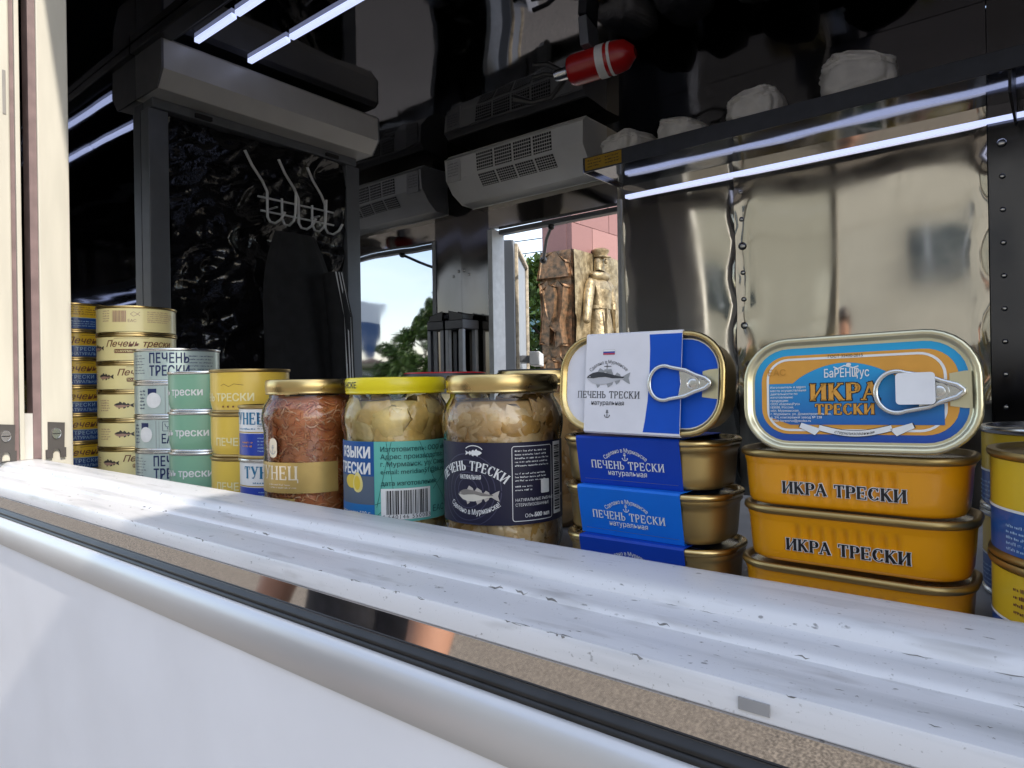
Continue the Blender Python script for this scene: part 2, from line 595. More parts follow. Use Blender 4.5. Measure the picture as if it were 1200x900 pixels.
def rr2(u0, v0, u1, v1, r, n=6):
    pts = []
    for cx, cy, a0 in ((u1 - r, v1 - r, 0), (u0 + r, v1 - r, 90), (u0 + r, v0 + r, 180), (u1 - r, v0 + r, 270)):
        for k in range(n + 1):
            a = R(a0 + 90 * k / n)
            pts.append((cx + r * math.cos(a), cy + r * math.sin(a)))
    return pts
LAY = 0.00012
def on_cyl(r, ang0, base=0.00015):
    def f(u, v, layer):
        rr = r + base + layer * LAY
        a = ang0 + u / r
        return (rr * math.cos(a), rr * math.sin(a), v)
    f.curved = True
    return f
def on_front(y, base=0.0001, slope=0.0, z0=0.0):     # plane facing -Y
    return lambda u, v, layer: (u, y - base - layer * LAY + slope * (v - z0), v)
def on_top(z, base=0.0001):                             # plane facing +Z (a lid)
    return lambda u, v, layer: (u, v, z + base + layer * LAY)
def ink(name, col, rough=0.45, metal=0.0):
    return mat('print_' + name, col, rough, metal, var=0.05, vscale=90)

# ------------------------------------------------------------------ shared materials
white_paint = mat('white_paint', (0.82, 0.83, 0.88), 0.42, var=0.04, vscale=9, rvar=0.1, spec=0.4)
dirty_white = mat('dirty_white_aluminium', (0.70, 0.70, 0.71), 0.38, var=0.10, vscale=26, stretch=(0.35, 3, 3), col2=(0.80, 0.80, 0.81), rvar=0.12, lo=0.2, hi=0.45)
def sill_paint():
    m = mat('scuffed_white_sill', (0.54, 0.55, 0.57), 0.36, var=0.10, vscale=22, stretch=(0.3, 4, 4), col2=(0.69, 0.69, 0.71), rvar=0.1, lo=0.25, hi=0.5)
    t = m.node_tree
    b = t.nodes['Principled BSDF']
    src = b.inputs['Base Color'].links[0].from_socket
    tc = t.nodes.new('ShaderNodeTexCoord')
    prev = src
    for sc, st, lo, hi, col, amt in ((260, (.6, 1, 1), .685, .74, (.10, .095, .09), .7), (55, (.35, 1.6, 1.6), .60, .74, (.34, .33, .32), .55), (700, (1, 1, 1), .66, .74, (.2, .19, .18), .5)):
        mp = t.nodes.new('ShaderNodeMapping')
        mp.inputs['Scale'].default_value = st
        n = t.nodes.new('ShaderNodeTexNoise')
        n.inputs['Scale'].default_value = sc
        n.inputs['Detail'].default_value = 3
        r = t.nodes.new('ShaderNodeMapRange')
        r.inputs['From Min'].default_value = lo
        r.inputs['From Max'].default_value = hi
        r.inputs['To Max'].default_value = amt
        mx = t.nodes.new('ShaderNodeMixRGB')
        mx.inputs[2].default_value = (*col, 1)
        t.links.new(tc.outputs['Object'], mp.inputs['Vector'])
        t.links.new(mp.outputs[0], n.inputs['Vector'])
        t.links.new(n.outputs['Fac'], r.inputs['Value'])
        t.links.new(r.outputs[0], mx.inputs[0])
        t.links.new(prev, mx.inputs[1])
        prev = mx.outputs[0]
    t.links.new(prev, b.inputs['Base Color'])
    return m
sill_m = sill_paint()
cream_alu = mat('cream_aluminium', (0.46, 0.44, 0.38), 0.45, var=0.06, vscale=14, stretch=(4, 4, 0.6))
satin_alu = mat('satin_aluminium', (0.62, 0.62, 0.63), 0.36, metal=0.55, var=0.10, vscale=8, stretch=(0.3, 2, 2), rvar=0.12)
rubber = mat('black_rubber', (0.012, 0.012, 0.013), 0.42, var=0.3, vscale=60)
gasket = mat('brown_gasket', (0.16, 0.11, 0.11), 0.6, var=0.2, vscale=40)
dark_alu = mat('dark_grey_aluminium', (0.16, 0.17, 0.19), 0.42, metal=0.3, var=0.06, vscale=20)
black_metal = mat('black_metal', (0.02, 0.02, 0.022), 0.35, var=0.2, vscale=30)
grey_plastic = mat('light_grey_plastic', (0.55, 0.56, 0.57), 0.45, var=0.05)
screw_steel = mat('screw_steel', (0.7, 0.7, 0.7), 0.25, metal=1.0, var=0.05)
steel_end = steel('polished_steel_end_wall', (0.44, 0.45, 0.48), 0.02, [((1, 2.0, 1.2), 0.008), ((1, 7, 5), 0.0004)], 0.02)
steel_back = steel('polished_steel_back_wall', (0.80, 0.74, 0.64), 0.045, [((2.2, 1, 0.5), 0.016), ((7, 1, 1.2), 0.0014)], 0.08)
steel_ceil = steel('polished_steel_ceiling', (0.13, 0.13, 0.145), 0.03, [((1.2, 1.5, 1), 0.022), ((5, 6, 1), 0.001)])
steel_corner = steel('polished_steel_corner', (0.17, 0.155, 0.14), 0.08, [((5, 1, 1.2), 0.012)], 0.08)
steel_strip = steel('polished_steel_strip', (0.62, 0.58, 0.55), 0.015, [((3, 1, 3), 0.004)], 0.04)
steel_dark = steel('dark_steel_panel', (0.12, 0.12, 0.13), 0.12, [((3, 1, 1), 0.03)], 0.15)
floor_m = mat('floor_rubber', (0.06, 0.065, 0.075), 0.45, var=0.3, vscale=20)
led = mat('led_strip_light', (0.8, 0.85, 1.0), 0.4, emit=(0.56, 0.64, 1.0), estr=0.48)
pane_m = glass_mat('window_glass', (0.92, 0.93, 0.91), 0.0)

# ------------------------------------------------------------------ ground
def ground_mat():
    m = bpy.data.materials.new('gritty_asphalt')
    m.use_nodes = True
    t = m.node_tree
    b = t.nodes['Principled BSDF']
    b.inputs['Roughness'].default_value = 0.9
    tc = t.nodes.new('ShaderNodeTexCoord')
    cols = []
    for sc, c0, c1, p0, p1 in ((14.0, (0.115, 0.10, 0.085), (0.22, 0.19, 0.155), .35, .65), (70.0, (0.03, 0.028, 0.025), (0.50, 0.44, 0.36), .40, .66)):
        n = t.nodes.new('ShaderNodeTexNoise')
        n.inputs['Scale'].default_value = sc
        n.inputs['Detail'].default_value = 6
        t.links.new(tc.outputs['Object'], n.inputs['Vector'])
        r = t.nodes.new('ShaderNodeValToRGB')
        r.color_ramp.elements[0].position = p0
        r.color_ramp.elements[1].position = p1
        r.color_ramp.elements[0].color = (*c0, 1)
        r.color_ramp.elements[1].color = (*c1, 1)
        t.links.new(n.outputs['Fac'], r.inputs[0])
        cols.append((r, n))
    mx = t.nodes.new('ShaderNodeMixRGB')
    mx.inputs[0].default_value = 0.65
    t.links.new(cols[0][0].outputs[0], mx.inputs[1])
    t.links.new(cols[1][0].outputs[0], mx.inputs[2])
    t.links.new(mx.outputs[0], b.inputs['Base Color'])
    bp = t.nodes.new('ShaderNodeBump')
    bp.inputs['Strength'].default_value = 0.7
    bp.inputs['Distance'].default_value = 0.01
    t.links.new(cols[1][1].outputs['Fac'], bp.inputs['Height'])
    t.links.new(bp.outputs[0], b.inputs['Normal'])
    return m
g = MB().add([(-700, -700, 0), (700, -700, 0), (700, 700, 0), (-700, 700, 0)], [(0, 1, 2, 3)]).build('ground', ground_mat(), smooth=False)
tag(g, kind='structure', label='gritty grey brown asphalt ground around the truck')
w = MB().add([(60, 45, .03), (700, 45, .03), (700, 700, .03), (60, 700, .03)], [(0, 1, 2, 3)]).build('water', mat('harbour_water', (0.03, 0.06, 0.08), 0.12, var=0.2, vscale=0.5, bump=0.4, bscale=1.5, bdist=0.05), smooth=False)
tag(w, kind='structure', label='dark harbour water beyond the trees')

# ------------------------------------------------------------------ the food truck
truck = tag(empty('food_truck', (0, 0, 0)), 'white food truck with open serving window and polished steel interior', 'truck')
Z = lambda r: CZ + r
XL, YB, ZC, ZF = -2.05, 2.20, Z(0.98), Z(-0.95)
X0, X1 = -2.09, 3.40
# front outside: white panel, satin trim, rubber seal, mirror strip, sill
boxpart('front_panel', white_paint, truck, X0, X1, .2085, .2230, Z(-1.18), Z(-.1500))
MB().prism([(.2232, Z(-.1508)), (.2232, Z(-.1274)), (.2122, Z(-.1273)), (.2105, Z(-.1282)), (.2085, Z(-.1305)), (.2068, Z(-.1350)), (.2058, Z(-.1410)), (.2058, Z(-.1490)), (.2064, Z(-.1508))], 'x', X0, X1).build('trim_rail', satin_alu, truck, ang=50)
MB().prism([(.2163, Z(-.1272)), (.2163, Z(-.1206)), (.2152, Z(-.1204)), (.2142, Z(-.1222)), (.2134, Z(-.1226)), (.2130, Z(-.1240)), (.2136, Z(-.1250)), (.2124, Z(-.1258)), (.2124, Z(-.1272))], 'x', X0, X1).build('rubber_seal', rubber, truck, ang=60)
boxpart('mirror_strip', steel_strip, truck, X0, X1, .2165, .2200, Z(-.1265), Z(-.1090))
sill_poly = [(.3020, -.1320), (.3020, -.0885), (.3006, -.0872), (.2965, -.0866), (.2800, -.0864), (.2700, -.0868), (.2650, -.0876), (.2628, -.0892), (.2615, -.0925), (.2600, -.0932),
             (.2520, -.0936), (.2470, -.0940), (.2450, -.0948), (.2440, -.0962), (.2400, -.0968), (.2280, -.0974), (.2205, -.0978), (.2185, -.0984), (.2176, -.0998), (.2174, -.1082), (.2180, -.1089), (.2300, -.1089), (.2300, -.1320)]
sill = MB().prism([(p, Z(q)) for p, q in sill_poly], 'x', X0, 1.3).build('sill_rail', sill_m, truck, ang=40)
MB().box(-.083, -.073, .2168, .2173, Z(-.1062), Z(-.1022)).build('tag_plate', mat('grey_tag', (.30, .30, .31), .5), sill, smooth=False)
sc_m = mat('scratch_grime', (.20, .19, .18), .8, var=.4, vscale=200)
rd = random.Random(3)
gm = MB()
def zsill(y):
    for a, b in zip(sill_poly[1:], sill_poly[2:]):
        if b[0] <= y <= a[0]:
            t = (y - a[0]) / ((b[0] - a[0]) or 1)
            return a[1] + (b[1] - a[1]) * t
    return -.09
for k in range(60):                                     # thin ragged scuffs along the groove and the ledge
    x = rd.uniform(-.62, .02) if k % 3 else rd.uniform(-.30, .0)
    yv = rd.choice((.2445, .2610, .2185, rd.uniform(.222, .242), rd.uniform(.222, .242)))
    l, ww = rd.uniform(.0015, .010) * (1 if yv in (.2445, .2610, .2185) else .35), rd.uniform(.00012, .0004)
    pts = [(x + l * t, yv + rd.uniform(-1, 1) * ww * 1.5) for t in (0, .25, .5, .75, 1)]
    wd = [ww * .1, ww * rd.uniform(.4, 1), ww, ww * rd.uniform(.3, 1), ww * .1]
    vs = []
    for (px, py), w_ in zip(pts, wd):
        for sg in (-1, 1):
            yy = py + sg * w_
            vs.append((px, yy, Z(zsill(yy)) + .00012))
    gm.add(vs, [(2 * i, 2 * i + 2, 2 * i + 3, 2 * i + 1) for i in range(4)])
s_ = gm.build('dirt_scuffs', sc_m, sill, smooth=False)
s_['kind'] = 'stuff'
counter = boxpart('counter', mat('counter_board', (.30, .30, .31), .4, var=.1), truck, -1.95, 1.3, .3022, .72, Z(-.150), Z(-.1222))
# window jamb and sliding sash on the left
sash = empty('sliding_sash', (0, 0, 0), parent=truck)
ZT = Z(.93)
SB = Z(-.0862)
boxpart('sash_stile', cream_alu, sash, -1.075, -1.020, .3023, .3380, Z(-.1218), ZT, bev=.0015)
boxpart('gasket_strip', gasket, sash, -1.07, -1.0225, .2936, .3021, SB, ZT)
boxpart('sash_bead', cream_alu, sash, -1.07, -1.0180, .2782, .2833, SB, ZT, bev=.0006)
boxpart('gasket_strip', gasket, sash, -1.07, -1.0220, .2734, .2780, SB, ZT)
boxpart('glass_pane', pane_m, sash, -1.80, -1.032, .2865, .2900, SB, ZT)
boxpart('filler_block', mat('grey_filler', (.45, .44, .42), .6), sash, -1.05, -1.023, .2836, .2934, SB, Z(-.028))
boxpart('jamb', cream_alu, truck, -1.085, -1.0195, .2500, .2732, SB, ZT, bev=.002)
boxpart('front_wall_left', white_paint, truck, X0, -1.80, .2085, .30, Z(-.0860), Z(1.02))
for yc, nm in ((.3168, 'a'), (.2625, 'b')):                 # bracket with slotted screw at the foot of each stile
    br = empty('latch_bracket', (-1.0195, yc, Z(-.0862)), parent=sash)
    pol = [(-.0110, 0), (-.0110, .0105), (-.0085, .011), (-.0082, .0465), (.0100, .0450), (.0092, .013), (.0112, .0125), (.0110, 0), (.0055, 0), (.0048, .008), (.0026, .0112), (-.0010, .0112), (-.0036, .008), (-.0042, 0)]
    MB().prism(pol, 'x', .0003, .0042).build('bracket_plate', mat('bracket_grey', (.055, .05, .048), .5, var=.15), br, bev=.0006)
    MB().prism([(.0054 * math.cos(k * math.pi / 8), .0315 + .0066 * math.sin(k * math.pi / 8)) for k in range(16)], 'x', .0044, .0058).build('screw', screw_steel, br, bev=.0006)
    MB().box(.0059, .0063, -.0045, .0045, .0308, .0320).build('screw_slot', black_metal, br, smooth=False)
boxpart('handle_slot', mat('slot_grey', (.22, .21, .2), .5), truck, -1.0194, -1.0185, .2655, .2690, Z(.345), Z(.400), bev=.0008)
# front wall above the window, and right of it
boxpart('window_header', white_paint, truck, -1.80, 1.3, .2600, .30, ZT, Z(1.02))
boxpart('front_wall_right', white_paint, truck, 1.3, X1, .2085, .30, Z(-.0860), Z(1.02))
boxpart('front_wall_inner', dark_alu, truck, XL, X1, .2235, .3018, Z(-1.0), Z(-.1322))
boxpart('sun_blocker_bar', dark_alu, truck, .15, X1, .2300, .2598, Z(.80), Z(1.0))  # added bar, out of view, stops sun leaking onto the jars
boxpart('sun_blocker_panel', mat('sun_blocker_paint', (.62, .62, .63), .5), truck, .92, X1, -.42, .2298, Z(.985), Z(1.015))  # unseen panel added to shade the sill except its left end
# end wall with mirror steel, back wall panels round the door, ceiling, floor
boxpart('end_wall', steel_end, truck, XL - .04, XL, .241, YB + .04, ZF, ZC)
back_left = boxpart('back_wall_corner', steel_corner, truck, XL + .0005, -1.89, YB, YB + .04, ZF, ZC)
boxpart('back_wall_header', steel_back, truck, -1.8895, -1.2375, YB, YB + .04, Z(.66), ZC)
# the big sheet bows: it leans a little towards the room at the top
def bowed(x0, x1, z0, z1, name, m, lean, seed, dent=None, curl=0.0):
    nx, nz = 46, 40
    vs, fs = [], []
    for j in range(nz + 1):
        for i in range(nx + 1):
            x, z = x0 + (x1 - x0) * i / nx, z0 + (z1 - z0) * j / nz
            t = (z - z0) / (z1 - z0)
            y = -lean * t ** 1.5 + .004 * (noise.noise(Vector((x * 4, seed, z * 1.2))))
            y += -curl * (math.exp(-(x1 - x) / .018) + math.exp(-(x - x0) / .018)) * (1 + .6 * math.sin(z * 31 + seed))
            if dent:
                for dx, dz, dr, dh in dent:
                    q = ((x - dx) ** 2 + (z - dz) ** 2) / dr ** 2
                    y += dh * math.exp(-q)
            vs.append((x, YB - .003 + y, z))
    for j in range(nz):
        for i in range(nx):
            a = j * (nx + 1) + i
            fs.append((a, a + 1, a + nx + 2, a + nx + 1))
    return MB().add(vs, fs).build(name, m, truck)
boxpart('back_wall_core', dark_alu, truck, -1.2370, X1, YB + .012, YB + .04, ZF, ZC)
SEAM, XJ = -.815, -.145
panels = []
ZS = Z(.700)
rdd = random.Random(8)
dents = [(SEAM + .03 + rdd.uniform(-.01, .01), Z(.58 - k * .085), .028, rdd.choice((.004, -.003, .005))) for k in range(9)]
panels.append(bowed(-1.236, SEAM - .001, ZF, ZS, 'back_wall_sheet', steel_back, .040, 1.0, None, .004))
panels.append(bowed(SEAM + .001, XJ - .001, ZF, ZS, 'back_wall_sheet', steel_back, .040, 1.7, dents, .006))
panels.append(bowed(XJ + .001, X1, ZF, ZS, 'back_wall_sheet', steel_dark, .040, 3.1))
boxpart('upper_wall_sheet', steel_ceil, truck, -1.236, XJ - .001, YB - .030, YB + .011, Z(.7065), ZC - .001)
boxpart('upper_wall_sheet', steel_dark, truck, XJ + .001, X1, YB - .030, YB + .011, Z(.7065), ZC - .001)
rivet_me = None
def rivet(parent, x, y, z, s=1.0):
    global rivet_me
    if rivet_me is None:
        o = MB().sphere((0, 0, 0), (.0085, .0035, .0085), 10).build('rivet', screw_steel, parent, loc=(x, y, z))
        rivet_me = o.data
    else:
        o = bpy.data.objects.new('rivet', rivet_me)
        C.objects.link(o)
        o.location = (x, y, z)
        o.parent = parent
    o.scale = (s, s, s)
def lean_y(z, lean):
    return YB - .003 - .040 * ((z - ZF) / (ZS - ZF)) ** 1.5
for k in range(9):
    z = Z(.60 - k * .085)
    rivet(panels[1], SEAM + .022, lean_y(z, .045) - .002, z, 1.5 if k in (2, 5) else .9)
    rivet(panels[2], XJ + .030, lean_y(z, .040) - .003, z, .8 if k else 1.3)
for k in range(3):
    z = Z(.06 + k * .22)
    rivet(back_left, -2.035, YB - .001, z, .8)
    rivet(back_left, -2.005, YB - .001, z - .02, .7)
boxpart('ceiling', steel_ceil, truck, XL, X1, .30, YB, ZC, ZC + .04)
boxpart('ceiling_trim', black_metal, truck, XL + .001, X1, .835, .880, Z(.953), ZC - .0005, bev=.004)
boxpart('ceiling_trim', black_metal, truck, XL + .001, X1, .890, .897, Z(.968), ZC - .0005)
boxpart('floor', floor_m, truck, XL, X1, .313, YB + .04, ZF - .05, ZF)
boxpart('right_end_wall', steel_dark, truck, X1, X1 + .04, .241, YB + .04, ZF, ZC)
boxpart('roof', white_paint, truck, X0, X1 + .04, .2600, YB + .05, ZC + .041, ZC + .09)
# door frame and the open leaf
for nm, b in (('door_jamb', (-1.893, -1.868, YB - .004, YB + .075, ZF, Z(.655))), ('door_jamb', (-1.2365, -1.222, YB - .052, YB + .06, ZF, Z(.655))), ('door_head', (-1.8675, -1.237, YB + .041, YB + .075, Z(.640), Z(.6585)))):
    boxpart(nm, mat('door_frame_paint', (.68, .70, .72), .4) if nm != 'door_head' else dark_alu, truck, *b)
door = empty('rear_door', (-1.880, YB + .085, ZF), (0, 0, R(123)), parent=truck)
leaf_m = mat('door_leaf_paint', (.24, .26, .29), .5, var=.05, vscale=4)
boxpart('door_leaf', leaf_m, door, 0, .635, -.045, 0, .02, 1.575, bev=.003)
seal_m = mat('grimy_seal', (.42, .36, .27), .6, var=.4, vscale=40)
for b in ((.590, .612, -.060, -.0455, .03, 1.565), (.025, .045, -.060, -.0455, .03, 1.565), (.046, .589, -.060, -.0455, 1.545, 1.565)):
    boxpart('door_seal', seal_m, door, *b, bev=.003)
boxpart('door_edge', mat('edge_white', (.78, .78, .76), .4), door, .6355, .650, -.050, .004, .02, 1.575, bev=.002)
boxpart('grab_bar', grey_plastic, door, .00, .30, -.150, -.105, 1.03, 1.09, bev=.004)
for k in range(2):
    boxpart('bar_mount', dark_alu, door, .06 + k * .18, .09 + k * .18, -.1048, -.0460, 1.045, 1.075)
stay = MB().tube([(-1.60, YB + .05, Z(.632)), (-1.66, YB + .10, Z(.60)), (-1.78, YB + .24, Z(.545))], .007, 8)
stay.sphere((-1.60, YB + .05, Z(.632)), .014).sphere((-1.78, YB + .24, Z(.545)), .016)
stay.build('door_stay', black_metal, truck)
# shelf along the back wall with its light strip
SY = 1.90
shelf_m = steel('polished_shelf_steel', (.30, .31, .34), .06, [((3, 3, 1), .01)])
boxpart('shelf_board', shelf_m, truck, -1.215, X1, SY + .006, YB - .044, Z(.700), Z(.706))
boxpart('shelf_lip', mat('shelf_lip_grey', (.07, .075, .085), .38, metal=.4), truck, -1.215, X1, SY, SY + .0055, Z(.690), Z(.738), bev=.001)
boxpart('shelf_end', shelf_m, truck, -1.219, -1.2155, SY, YB - .052, Z(.690), Z(.738))
boxpart('shelf_bracket', black_metal, truck, -.088, -.082, SY + .008, YB - .055, Z(.640), Z(.699))
ls = boxpart('light_strip', led, truck, -1.20, X1 - .02, YB - .058, YB - .048, Z(.652), Z(.664))
# ceiling light strips in short lengths
for yy in (.935, 1.095):
    x = -1.874
    while x < 1.2:
        ln = .20 if x < -1.8 else .62
        boxpart('light_strip', led, truck, x, x + ln, yy, yy + .014, ZC - .012, ZC - .0005)
        x += ln + .016
# yellow warning sticker on the shelf lip
st = MB().box(-1.21, -1.075, SY - .0012, SY - .0002, Z(.694), Z(.734)).build('warning_sticker', mat('sticker_yellow', (.50, .30, .02), .5), truck, smooth=False)
a = Art(on_front(SY - .0012))
blk = ink('black', (.02, .02, .02))
for k in range(2):
    a.fine(-1.200 + k * .065, Z(.700), -1.148 + k * .065, Z(.729), 3, blk, seed=40 + k)
a.build('sticker_print', st)

# ------------------------------------------------------------------ roller shutter on the end wall
rs = tag(empty('roller_shutter', (XL, 1.23, Z(.0))), 'grey roller shutter box with side posts on the end wall', 'shutter')
shut_m = mat('shutter_box_grey', (.58, .57, .55), .38, metal=.1, var=.04, vscale=12)
q = [(.0005, .965), (.145, .965), (.163, .952), (.163, .872), (.128, .828), (.0005, .828)]
MB().prism(q, 'y', -.375, .370).build('shutter_box', shut_m, rs, bev=.002, ang=30)
for s_ in (-1, 1):
    y0 = -.379 if s_ < 0 else .3705
    MB().prism([(p + .001 * (p > .01), z) for p, z in q], 'y', y0, y0 + .0042).build('end_cap', mat('shutter_cap', (.13, .13, .14), .4), rs, bev=.001)
boxpart('bottom_slat', dark_alu, rs, .0005, .060, -.360, .355, .800, .8275, bev=.002)
for k in range(2):
    boxpart('slat_clip', black_metal, rs, .0605, .070, -.24 + k * .46, -.19 + k * .46, .803, .815)
boxpart('side_post', dark_alu, rs, .0005, .050, -.368, -.312, -.95, .7995, bev=.002)
boxpart('side_post', dark_alu, rs, .0005, .050, .317, .375, -.95, .7995, bev=.002)
# wrinkled black film hung in the shutter opening
film_m = mat('black_film', (.008, .008, .009), .13, var=.3, vscale=12, bump=.35, bscale=18, bdist=.02)
ny, nzz = 70, 150
vs, fs = [], []
for j in range(nzz + 1):
    for i in range(ny + 1):
        y, z = -.308 + .620 * i / ny, -.93 + 1.726 * j / nzz
        p = Vector((y * 4.5 + z * 2.2, z * 9 - y * 4, 3.0))
        d = .026 * (1 - abs(noise.noise(p * .8)) * 2.4) + .012 * (1 - abs(noise.noise(p * 2.3 + Vector((5, 0, 0)))) * 2.2) + .0035 * noise.noise(p * 5)
        d *= .9 + .8 * noise.noise(Vector((y * 3, z * 3, 9)))
        vs.append((d, y, z))
for j in range(nzz):
    for i in range(ny):
        a_ = j * (ny + 1) + i
        fs.append((a_, a_ + 1, a_ + ny + 2, a_ + ny + 1))
film = MB().add(vs, fs).build('plastic_film', film_m, loc=(XL + .022, 1.23, CZ), ang=80)
tag(film, 'wrinkled shiny black plastic film covering the shutter opening', 'plastic film')
# coat rack
rack = tag(empty('coat_rack', (XL + .085, 1.30, Z(.55))), 'white wire coat hook rack hanging before the black film', 'coat rack')
wire = mat('white_wire', (.55, .56, .58), .35, var=.06)
for z, y0, y1 in ((.075, -.13, .17), (.015, -.12, .17)):
    MB().tube([(0, y0, z), (0, y1, z)], .0045, 8).build('cross_bar', wire, rack)
for k, y in enumerate((-.10, .02, .13)):
    pts = [(.050, y - .105, .235), (.040, y - .075, .185), (.025, y - .030, .135), (.006, y, .10), (.006, y, -.01), (.02, y, -.035), (.05, y, -.048), (.075, y + .005, -.035), (.088, y + .01, -.005)]
    MB().tube(pts, .0045, 8).build('hook', wire, rack)
for k, y in enumerate((-.045, .075)):
    pts = [(.006, y, .085), (.006, y, -.005), (.02, y, -.035), (.045, y, -.045), (.07, y, -.03), (.08, y, .0), (.085, y, .09)]
    MB().tube(pts, .004, 8).build('hook', wire, rack)
MB().tube([(-.055, -.06, .045), (.0, -.06, .045)], .004, 6).tube([(-.055, .11, .045), (.0, .11, .045)], .004, 6).build('wall_stand_off', wire, rack)
# black jacket hanging from the hooks
jk = tag(empty('jacket', (XL + .105, 1.31, Z(-.42))), 'black track jacket with three white sleeve stripes hanging on the hooks', 'jacket')
cloth = mat('black_cloth', (.010, .010, .012), .85, var=.3, vscale=30)
rings = []
for j in range(22):
    t = j / 21
    z = .92 * t
    wy = .17 * (1 - t ** 3 * .62) + .012 * math.sin(9 * t)
    wx = .05 * (1 - t ** 4 * .7)
    rings.append([(wx * math.cos(a) * (1 + .22 * math.sin(7 * a + 3 * t)), wy * math.sin(a) * (1 + .08 * math.sin(9 * a + 2 * t)) + .02 * math.sin(4 * t), z) for a in [2 * math.pi * k / 40 for k in range(40)]])
MB().loft(rings, 0, True, True).build('jacket_body', cloth, jk)
slv = MB()
pts = [(.048, .095, .80), (.062, .112, .65), (.064, .118, .45), (.060, .110, .22), (.056, .104, .05)]
slv.tube(pts, [.034, .042, .040, .036, .032], 14).build('sleeve', cloth, jk)
stripe = mat('stripe_white', (.62, .62, .64), .7)
for k in (-1, 0, 1):
    m_ = MB()
    path = [(p[0] + .0405 - abs(k) * .0012 - (.0065 if i == 0 else 0) - (.006 if i == 4 else .003 if i == 3 else 0), p[1] - .004 + k * .011 + .004, p[2]) for i, p in enumerate(pts)]
    vs, fs = [], []
    for p in path:
        vs += [(p[0], p[1] - .0022, p[2]), (p[0], p[1] + .0022, p[2]), (p[0] - .004, p[1] - .0022, p[2]), (p[0] - .004, p[1] + .0022, p[2])]
    for i in range(len(path) - 1):
        o = 4 * i
        fs += [(o, o + 1, o + 5, o + 4), (o + 2, o + 6, o + 7, o + 3), (o, o + 4, o + 6, o + 2), (o + 1, o + 3, o + 7, o + 5)]
    m_.add(vs, fs).build('sleeve_stripe', stripe, jk)

# ------------------------------------------------------------------ air heater over the door
ah = tag(empty('air_heater', (-1.64, YB, Z(.76))), 'white air heater with black grilles mounted above the rear door', 'air heater')
hp = [(-.0005, .185), (-.145, .185), (-.168, .165), (-.162, .085), (-.125, .035), (-.07, .004), (-.0005, 0)]
heat_m = mat('heater_enamel', (.80, .80, .78), .32, var=.04, vscale=8)
MB().prism(hp, 'x', -.335, .335).build('heater_case', heat_m, ah, bev=.004, ang=25)
def panel_quad(xa, xb, p, q, t0, t1, out):
    (y0, z0), (y1, z1) = p, q
    ny_, nz_ = (z1 - z0), -(y1 - y0)
    l = math.hypot(ny_, nz_)
    ny_, nz_ = ny_ / l * -out, nz_ / l * -out
    f = lambda t: (y0 + (y1 - y0) * t + ny_, z0 + (z1 - z0) * t + nz_)
    a_, b_ = f(t0), f(t1)
    return [(xa, *a_), (xb, *a_), (xb, *b_), (xa, *b_)]
for row, (p, q, t0, t1) in enumerate((((-.168, .165), (-.162, .085), .08, .92), ((-.162, .085), (-.125, .035), .12, .95))):
    for k in range(4):
        xa = -.165 + k * .094
        g_ = MB()
        g_.add(panel_quad(xa, xa + .084, p, q, t0, t1, -.0012), [(0, 3, 2, 1)], 0)
        for r_ in range(5):
            ta = t0 + (t1 - t0) * (r_ + .75) / 5.4
            g_.add(panel_quad(xa, xa + .084, p, q, ta, ta + .045, -.0030), [(0, 3, 2, 1)], 1)
        for c_ in range(7):
            g_.add(panel_quad(xa + .0105 * (c_ + 1), xa + .0105 * (c_ + 1) + .002, p, q, t0, t1, -.0034), [(0, 3, 2, 1)], 1)
        g_.build('grille', [black_metal, heat_m], ah, smooth=False)
boxpart('control_plate', mat('heater_plate', (.60, .60, .60), .4), ah, -.325, -.250, -.1705, -.1650, .070, .160, bev=.001)
a = Art(on_front(-.1705))
a.fine(-.318, .09, -.258, .15, 5, ink('grey', (.25, .25, .27)), seed=5)
a.build('control_print', ah)

# ------------------------------------------------------------------ corner stand with terminal
cs = tag(empty('corner_stand', (-1.995, 2.140, ZF)), 'dark grey metal stand with tray top in the corner by the rear door', 'stand')
boxpart('tray', mat('stand_grey', (.10, .10, .11), .4, metal=.3), cs, -.052, .052, -.055, .050, 1.185, 1.225, bev=.004)
for x, y in ((.040, -.045), (.040, .036), (-.040, -.045), (-.040, .036)):
    boxpart('leg', mat('stand_leg', (.30, .31, .33), .4, metal=.4), cs, x - .011, x + .011, y - .009, y + .009, 0.001, 1.1845, bev=.002)
term = tag(empty('card_terminal', (-1.990, 2.125, ZF + 1.2255)), 'small black card terminal lying on the corner stand', 'terminal')
MB().prism([(-.04, 0), (.04, 0), (.04, .022), (-.04, .038)], 'y', -.03, .03).build('terminal_case', black_metal, term, bev=.003)
boxpart('terminal_roller', mat('terminal_grey', (.4, .4, .42), .4), term, -.042, -.0405, -.02, .02, .010, .028)

